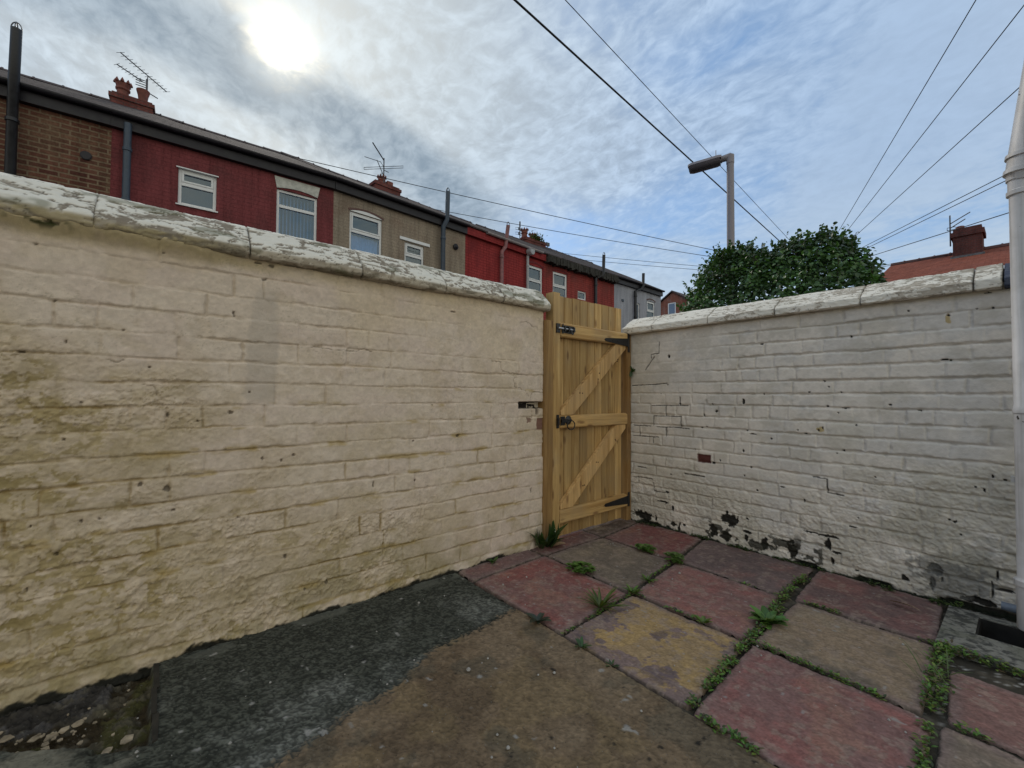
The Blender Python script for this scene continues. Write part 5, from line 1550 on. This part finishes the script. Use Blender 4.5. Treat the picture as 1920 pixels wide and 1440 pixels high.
def trough(a, b, prof, mat, name):
    k = MB()
    vs = []
    for c, s in ((a, 0.86), (a + 0.05, 1.0), (b - 0.06, 1.0), (b, 0.72)):
        for u_, w_ in prof:
            vs.append(dl * c + sl * u_ * s + Vector((0, 0, 5.115 + w_ * (1 if s == 1 else 0.9))))
    n = len(prof)
    fs = [tuple(range(n))[::-1], tuple(range(3 * n, 4 * n))]
    for r in range(3):
        fs += [(r * n + i, r * n + (i + 1) % n, (r + 1) * n + (i + 1) % n, (r + 1) * n + i) for i in range(n)]
    k.add(vs, fs)
    return k.build(name, mat, lamp, smooth='auto')


trough(0.13, 0.66, [(-0.13, -0.01), (-0.115, 0.035), (-0.06, 0.065), (0.06, 0.065), (0.115, 0.035), (0.13, -0.01)], M_lamp, 'lantern')
trough(0.15, 0.645, [(-0.125, -0.012), (0.125, -0.012), (0.112, -0.05), (0.07, -0.082), (-0.07, -0.082), (-0.112, -0.05)], M_lampdark, 'diffuser')
MB().tube([dl * 0.22 + Vector((0, 0, 5.18)), dl * 0.22 + Vector((0, 0, 5.30))], 0.006, 6).build('bird_spike', M_lamp, lamp)

# ------------------------------------------------------------------ big bush behind the white wall
bush = tag(empty('bush', (0.25, 5.6, 0)), 'large dark green leafy bush rising behind the white wall', 'bush')
lv = Leaves()
bx = [-0.74, -0.64, -0.58, -0.42, -0.34, -0.10, 0.12, 0.37, 0.48, 0.62, 0.80, 0.94, 1.10, 1.24, 1.33, 1.42]
bz = [1.60, 2.24, 2.50, 2.70, 2.80, 2.86, 2.83, 2.82, 2.86, 2.80, 2.80, 2.77, 2.62, 2.42, 2.22, 1.60]
rb = np.random.RandomState(12)


def bleaf(x, y, z, nrm, s):
    cl = float(fbm(np.array([x * 3.1 + z * 1.3]), np.array([y * 3.1 + z * 2.1]), 701, 3)[0])
    g = 0.45 + 1.5 * max(cl - 0.22, 0)
    c = np.array((0.050, 0.105, 0.028)) * g * rb.uniform(0.7, 1.35)
    if rb.rand() < 0.06:
        c = c * 1.7
    d = Vector((rb.normal(), rb.normal(), rb.normal() * 0.6 - 0.25)).normalized()
    n = (Vector(nrm) + Vector((rb.normal(), rb.normal(), rb.normal())) * 0.55).normalized()
    d = (d - n * d.dot(n)).normalized()
    lv.leaf((x - 0.25, y - 5.6, z), d, n, s, s * 0.72, tuple(c), 0.3, 0, 3)


def surf(x, ph, dep):
    zt = np.interp(x, bx, bz) + 0.20 * (float(fbm(np.array([x * 4.0]), np.array([3.3]), 711, 3)[0]) - 0.5)
    lump = 0.30 * (float(fbm(np.array([x * 2.9]), np.array([ph * 2.1]), 713, 3)[0]) - 0.5)
    ry, rz = 0.82 - dep + lump, (zt - 1.0) - dep + lump * 0.6
    if ph > 0:
        return 5.6 - ry * math.cos(ph), 1.0 + rz * math.sin(ph) ** 0.75
    return 5.6 - ry * math.cos(ph), 1.0 + rz * ph


for i in range(19000):
    x = rb.uniform(-0.73, 1.38)
    ph = rb.uniform(-0.1, 2.4)
    y, z = surf(x, ph, abs(rb.normal()) * 0.14)
    bleaf(x, y, z, (0.35 * (x - 0.25), -math.cos(ph), math.sin(ph) + 0.25), rb.uniform(0.028, 0.058))
# short leafy shoots all over, standing out of the mass
tw = MB()
for i in range(260):
    x = rb.uniform(-0.66, 1.32)
    ph = rb.uniform(0.25, 2.2) if i % 3 else rb.uniform(1.2, 1.8)
    y, z = surf(x, ph, 0.03)
    L = rb.uniform(0.07, 0.17)
    d = Vector((0.5 * (x - 0.25) + rb.normal() * 0.35, -math.cos(ph) * 0.7 + rb.normal() * 0.3, math.sin(ph) * 0.6 + 0.45)).normalized()
    p0 = (x - 0.25 - d.x * 0.12, y - 5.6 - d.y * 0.12, z - d.z * 0.12)
    p1 = (x - 0.25 + d.x * L, y - 5.6 + d.y * L, z + d.z * L)
    if i % 4 == 0:
        tw.tube([p0, p1], [0.005, 0.0025], 5)
    for j in range(9):
        t = 0.4 + 0.6 * j / 8
        q = [p0[a] + (p1[a] - p0[a]) * t for a in range(3)]
        bleaf(q[0] + 0.25, q[1] + 5.6, q[2], (rb.normal(), rb.normal(), 0.8), rb.uniform(0.026, 0.050))
lv.build('foliage', bush)
for i in range(9):
    a = rb.uniform(-0.8, 1.0)
    tw.tube([(a * 0.35, rb.normal() * 0.1, -0.12), (a * 0.7, rb.normal() * 0.15, 0.9), (a, rb.normal() * 0.3, 2.0)], [0.045, 0.03, 0.012], 8)
tw.build('stems', M_bark, bush)

# ------------------------------------------------------------------ red roofed house beyond, brick gable far off
M_tile = brick_mat('clay_tile_roof', (0.225, 0.070, 0.045), (0.255, 0.085, 0.055), (0.17, 0.05, 0.035), 0.30, 0.17, 0.010, (0.19, 0.072, 0.055), 0.5, 0.5, uv='xy')
rh = tag(empty('red_roofed_house', (3.0, 24.0, 0)), 'distant house with an orange red tiled roof and one square chimney', 'house')
k = MB().box((-4.2, -3.1, 0), (7, 3.1, 5.3))
k.add([(-4.2, -3.1, 5.3), (-4.2, 0, 6.6), (-4.2, 3.1, 5.3)], [(0, 1, 2)]).add([(7, -3.1, 5.3), (7, 0, 6.6), (7, 3.1, 5.3)], [(0, 1, 2)])
k.build('wall', M_brown, rh)
k = MB()
k.add([(-4.45, -3.6, 5.27), (7.2, -3.6, 5.27), (7.2, 0, 6.70), (-4.45, 0, 6.70), (7.2, 3.6, 5.2), (-4.45, 3.6, 5.2), (-4.45, -3.6, 5.17), (7.2, -3.6, 5.17), (-4.45, 0, 6.58)], [(0, 1, 2, 3), (3, 2, 4, 5), (0, 6, 7, 1), (0, 3, 8, 6)])
rf = k.build('roof', M_tile, rh)
k = MB()
for j in range(26):
    x = -4.45 + j * 0.45
    k.prism([(-0.14, 6.66), (0, 6.79), (0.14, 6.66)], 0, x, x + 0.42)
    k.prism([(-0.16, 6.66), (0, 6.81), (0.16, 6.66)], 0, x + 0.40, x + 0.45)
k.build('ridge_tiles', plain('dark_red_ridge', (0.11, 0.045, 0.04), 0.85), rf)
MB().prism([(-3.60, 5.22), (-3.60, 5.12), (-3.72, 5.12), (-3.72, 5.22)], 0, -4.5, 7.2).build('gutter', M_upvc, rh)
k = MB().box((-2.54, -0.85, 5.9), (-1.78, 0.10, 7.14)).box((-2.60, -0.91, 7.14), (-1.72, 0.16, 7.32)).box((-2.53, -0.84, 7.32), (-1.79, 0.09, 7.46))
ch = k.build('chimney', brick_mat('dark_chimney_brick', (0.12, 0.045, 0.04), (0.15, 0.055, 0.046), (0.10, 0.06, 0.055), bump=0.5, stain=(0.06, 0.04, 0.04), stain_amt=0.6), rh)
MB().lathe([(0.12, 0), (0.12, 0.16), (0.10, 0.17)], (-2.36, -0.5, 7.45), 12).build('chimney_pot', M_pot, ch, smooth='auto')
MB().box((-2.60, -0.95, 6.26), (-1.72, -0.852, 6.40)).build('flashing', M_lead, ch)
o0 = Vector((0.38, 23.4, 6.55))
k1 = MB().tube([(0, 0, 0.35), (0, 0, 1.55)], 0.022, 8).tube([(0, 0, 0.75), (0.14, 0, 0.78)], 0.02, 6)
y1_ = MB().tube([(0, 0, 1.22), (0.55, -0.25, 1.44)], 0.018, 6).tube([(0, 0, 1.05), (0.42, -0.25, 1.22)], 0.018, 6)
for s in (-1, 1):
    y1_.tube([(-0.08, 0, 0.98), (0.14, 0, 0.98), (0.14, 0, 1.08), (-0.08, 0, 1.08), (-0.08, 0, 0.98)], 0.012, 5)
aerial(o0, 'aerial with two slanted booms on the red roofed house chimney', [('mast', k1), ('antenna', y1_)])

fh = tag(empty('gable_house', (-16.1, 32, 0)), 'far red brick gable with one white window past the end of the row', 'house')
M_fbrick = brick_mat('far_red_brick', (0.27, 0.095, 0.065), (0.31, 0.115, 0.08), (0.20, 0.11, 0.09), bump=0.4)
k = MB()
k.prism([(-3.2, 0), (3.2, 0), (3.2, 7.45), (0, 9.48), (-3.2, 7.45)], 1, 0, 9)
k.build('wall', M_fbrick, fh)
k = MB()
for s in (-1, 1):
    k.add([(0, -0.15, 9.62), (s * 3.4, -0.15, 7.46), (s * 3.4, 9.2, 7.46), (0, 9.2, 9.62), (0, -0.15, 9.50), (s * 3.4, -0.15, 7.34)], [(0, 1, 2, 3), (0, 4, 5, 1)])
k.build('roof', M_ridge, fh)
k = MB()
a, b, c, d = -0.40, 0.27, 7.2, 8.62
for lo, hi in (((a, c), (a + 0.07, d)), ((b - 0.07, c), (b, d)), ((a + 0.07, d - 0.07), (b - 0.07, d)), ((a + 0.07, c), (b - 0.07, c + 0.07))):
    k.box((lo[0], -0.03, lo[1]), (hi[0], 0.0, hi[1]))
w = k.build('window', M_upvc, fh)
MB().add([(a + 0.07, -0.008, c + 0.07), (b - 0.07, -0.008, c + 0.07), (b - 0.07, -0.008, d - 0.07), (a + 0.07, -0.008, d - 0.07)], [(0, 1, 2, 3)]).build('pane', plain('far_glass', (0.16, 0.22, 0.32), 0.1), w)

# ------------------------------------------------------------------ telegraph pole (behind the bush) and its wires
PT = Vector((-3.25, 20.6, 6.35))
tp = tag(empty('telegraph_pole', (PT.x, PT.y, 0)), 'wooden telegraph pole hidden behind the bush where the wires meet', 'pole')
MB().tube([(0, 0, -0.1), (0, 0, 6.5)], [0.13, 0.09], 12).build('post', M_bark, tp, smooth='auto')
k = MB()
for j in range(10):
    q = j * math.pi / 5
    k.lathe([(0.01, 0), (0.035, 0.01), (0.025, 0.05), (0.04, 0.07), (0.02, 0.10)], (0.16 * math.cos(q), 0.16 * math.sin(q), 6.26 + 0.05 * (j % 2)), 8)
k.tube([(0.16 * math.cos(q), 0.16 * math.sin(q), 6.27) for q in [j * math.pi / 8 for j in range(17)]], 0.014, 6)
k.build('insulator_ring', M_alu, tp)


def wire(d, t, r, label, off=(0, 0, 0), ext=1.5, sag=0.0, house_end=None):
    N = Vector(house_end) if house_end else CAM + Vector(d).normalized() * t
    P_ = PT + Vector(off)
    E_ = N if house_end else P_ + (N - P_) * ext
    pts = []
    for i in range(25):
        s = i / 24
        p = P_ + (E_ - P_) * s
        p = p + Vector((0, 0, -sag * 4 * s * (1 - s)))
        pts.append(p)
    o = MB().tube(pts, r, 6).build('overhead_wire', M_cable, None, smooth=True)
    tag(o, label, 'wire', 'overhead wires meeting behind the bush')


wire((-0.56, 0.463, 0.687), 7.0, 0.0145, 'thickest black cable passing behind the street lamp lantern', (-0.22, 0, 0.02))
wire((-0.502, 0.528, 0.685), 9.0, 0.007, 'thin wire running above the thick cable to the right of the lamp', (-0.10, 0, 0.12))
wire((-0.038, 0.842, 0.539), 10.0, 0.0075, 'leftmost of the three steep wires at the upper right', (0.10, 0, 0.10))
wire((0.003, 0.859, 0.512), 10.0, 0.0075, 'middle one of the three steep wires at the upper right', (0.14, 0, 0.05))
wire((-0.003, 0.904, 0.427), 10.0, 0.007, 'lowest of the three steep wires, ending at the white downpipe in the picture', (0.20, 0, 0.0))
wire((-0.022, 0.946, 0.324), 12.0, 0.0075, 'upper one of two close wires reaching the collar of the downpipe', (0.16, 0, -0.08))
wire((-0.022, 0.948, 0.316), 12.0, 0.0075, 'lower one of two close wires reaching the collar of the downpipe', (0.16, 0, -0.16))
wire((-0.013, 0.962, 0.274), 14.0, 0.010, 'single wire passing just above the square chimney', (0.25, 0, -0.2))
wire(None, 0, 0.010, 'wire ending on the red roofed house behind its chimney', (0.3, 0, -0.35), house_end=(0.55, 24.1, 6.75))
wire(None, 0, 0.010, 'wire ending on the red tiled ridge left of its chimney', (0.3, 0, -0.45), house_end=(0.35, 24.0, 6.72))
wire(None, 0, 0.010, 'long wire rising from the dark red house roof past the second aerial', (-0.16, 0, -0.05), sag=0.10, house_end=(-12.1, 1.15, 8.15))
wire(None, 0, 0.010, 'wire leaving the ridge of the beige house behind its soil pipe', (-0.16, 0, -0.12), sag=0.10, house_end=(-12.1, 6.95, 8.0))
wire(None, 0, 0.009, 'wire leaving the ridge just right of the chimney plant', (-0.16, 0, -0.28), sag=0.04, house_end=(-12.4, 14.6, 8.0))
wire(None, 0, 0.009, 'lowest wire leaving the ridge right of the chimney plant', (-0.16, 0, -0.38), sag=0.05, house_end=(-12.45, 15.4, 7.9))
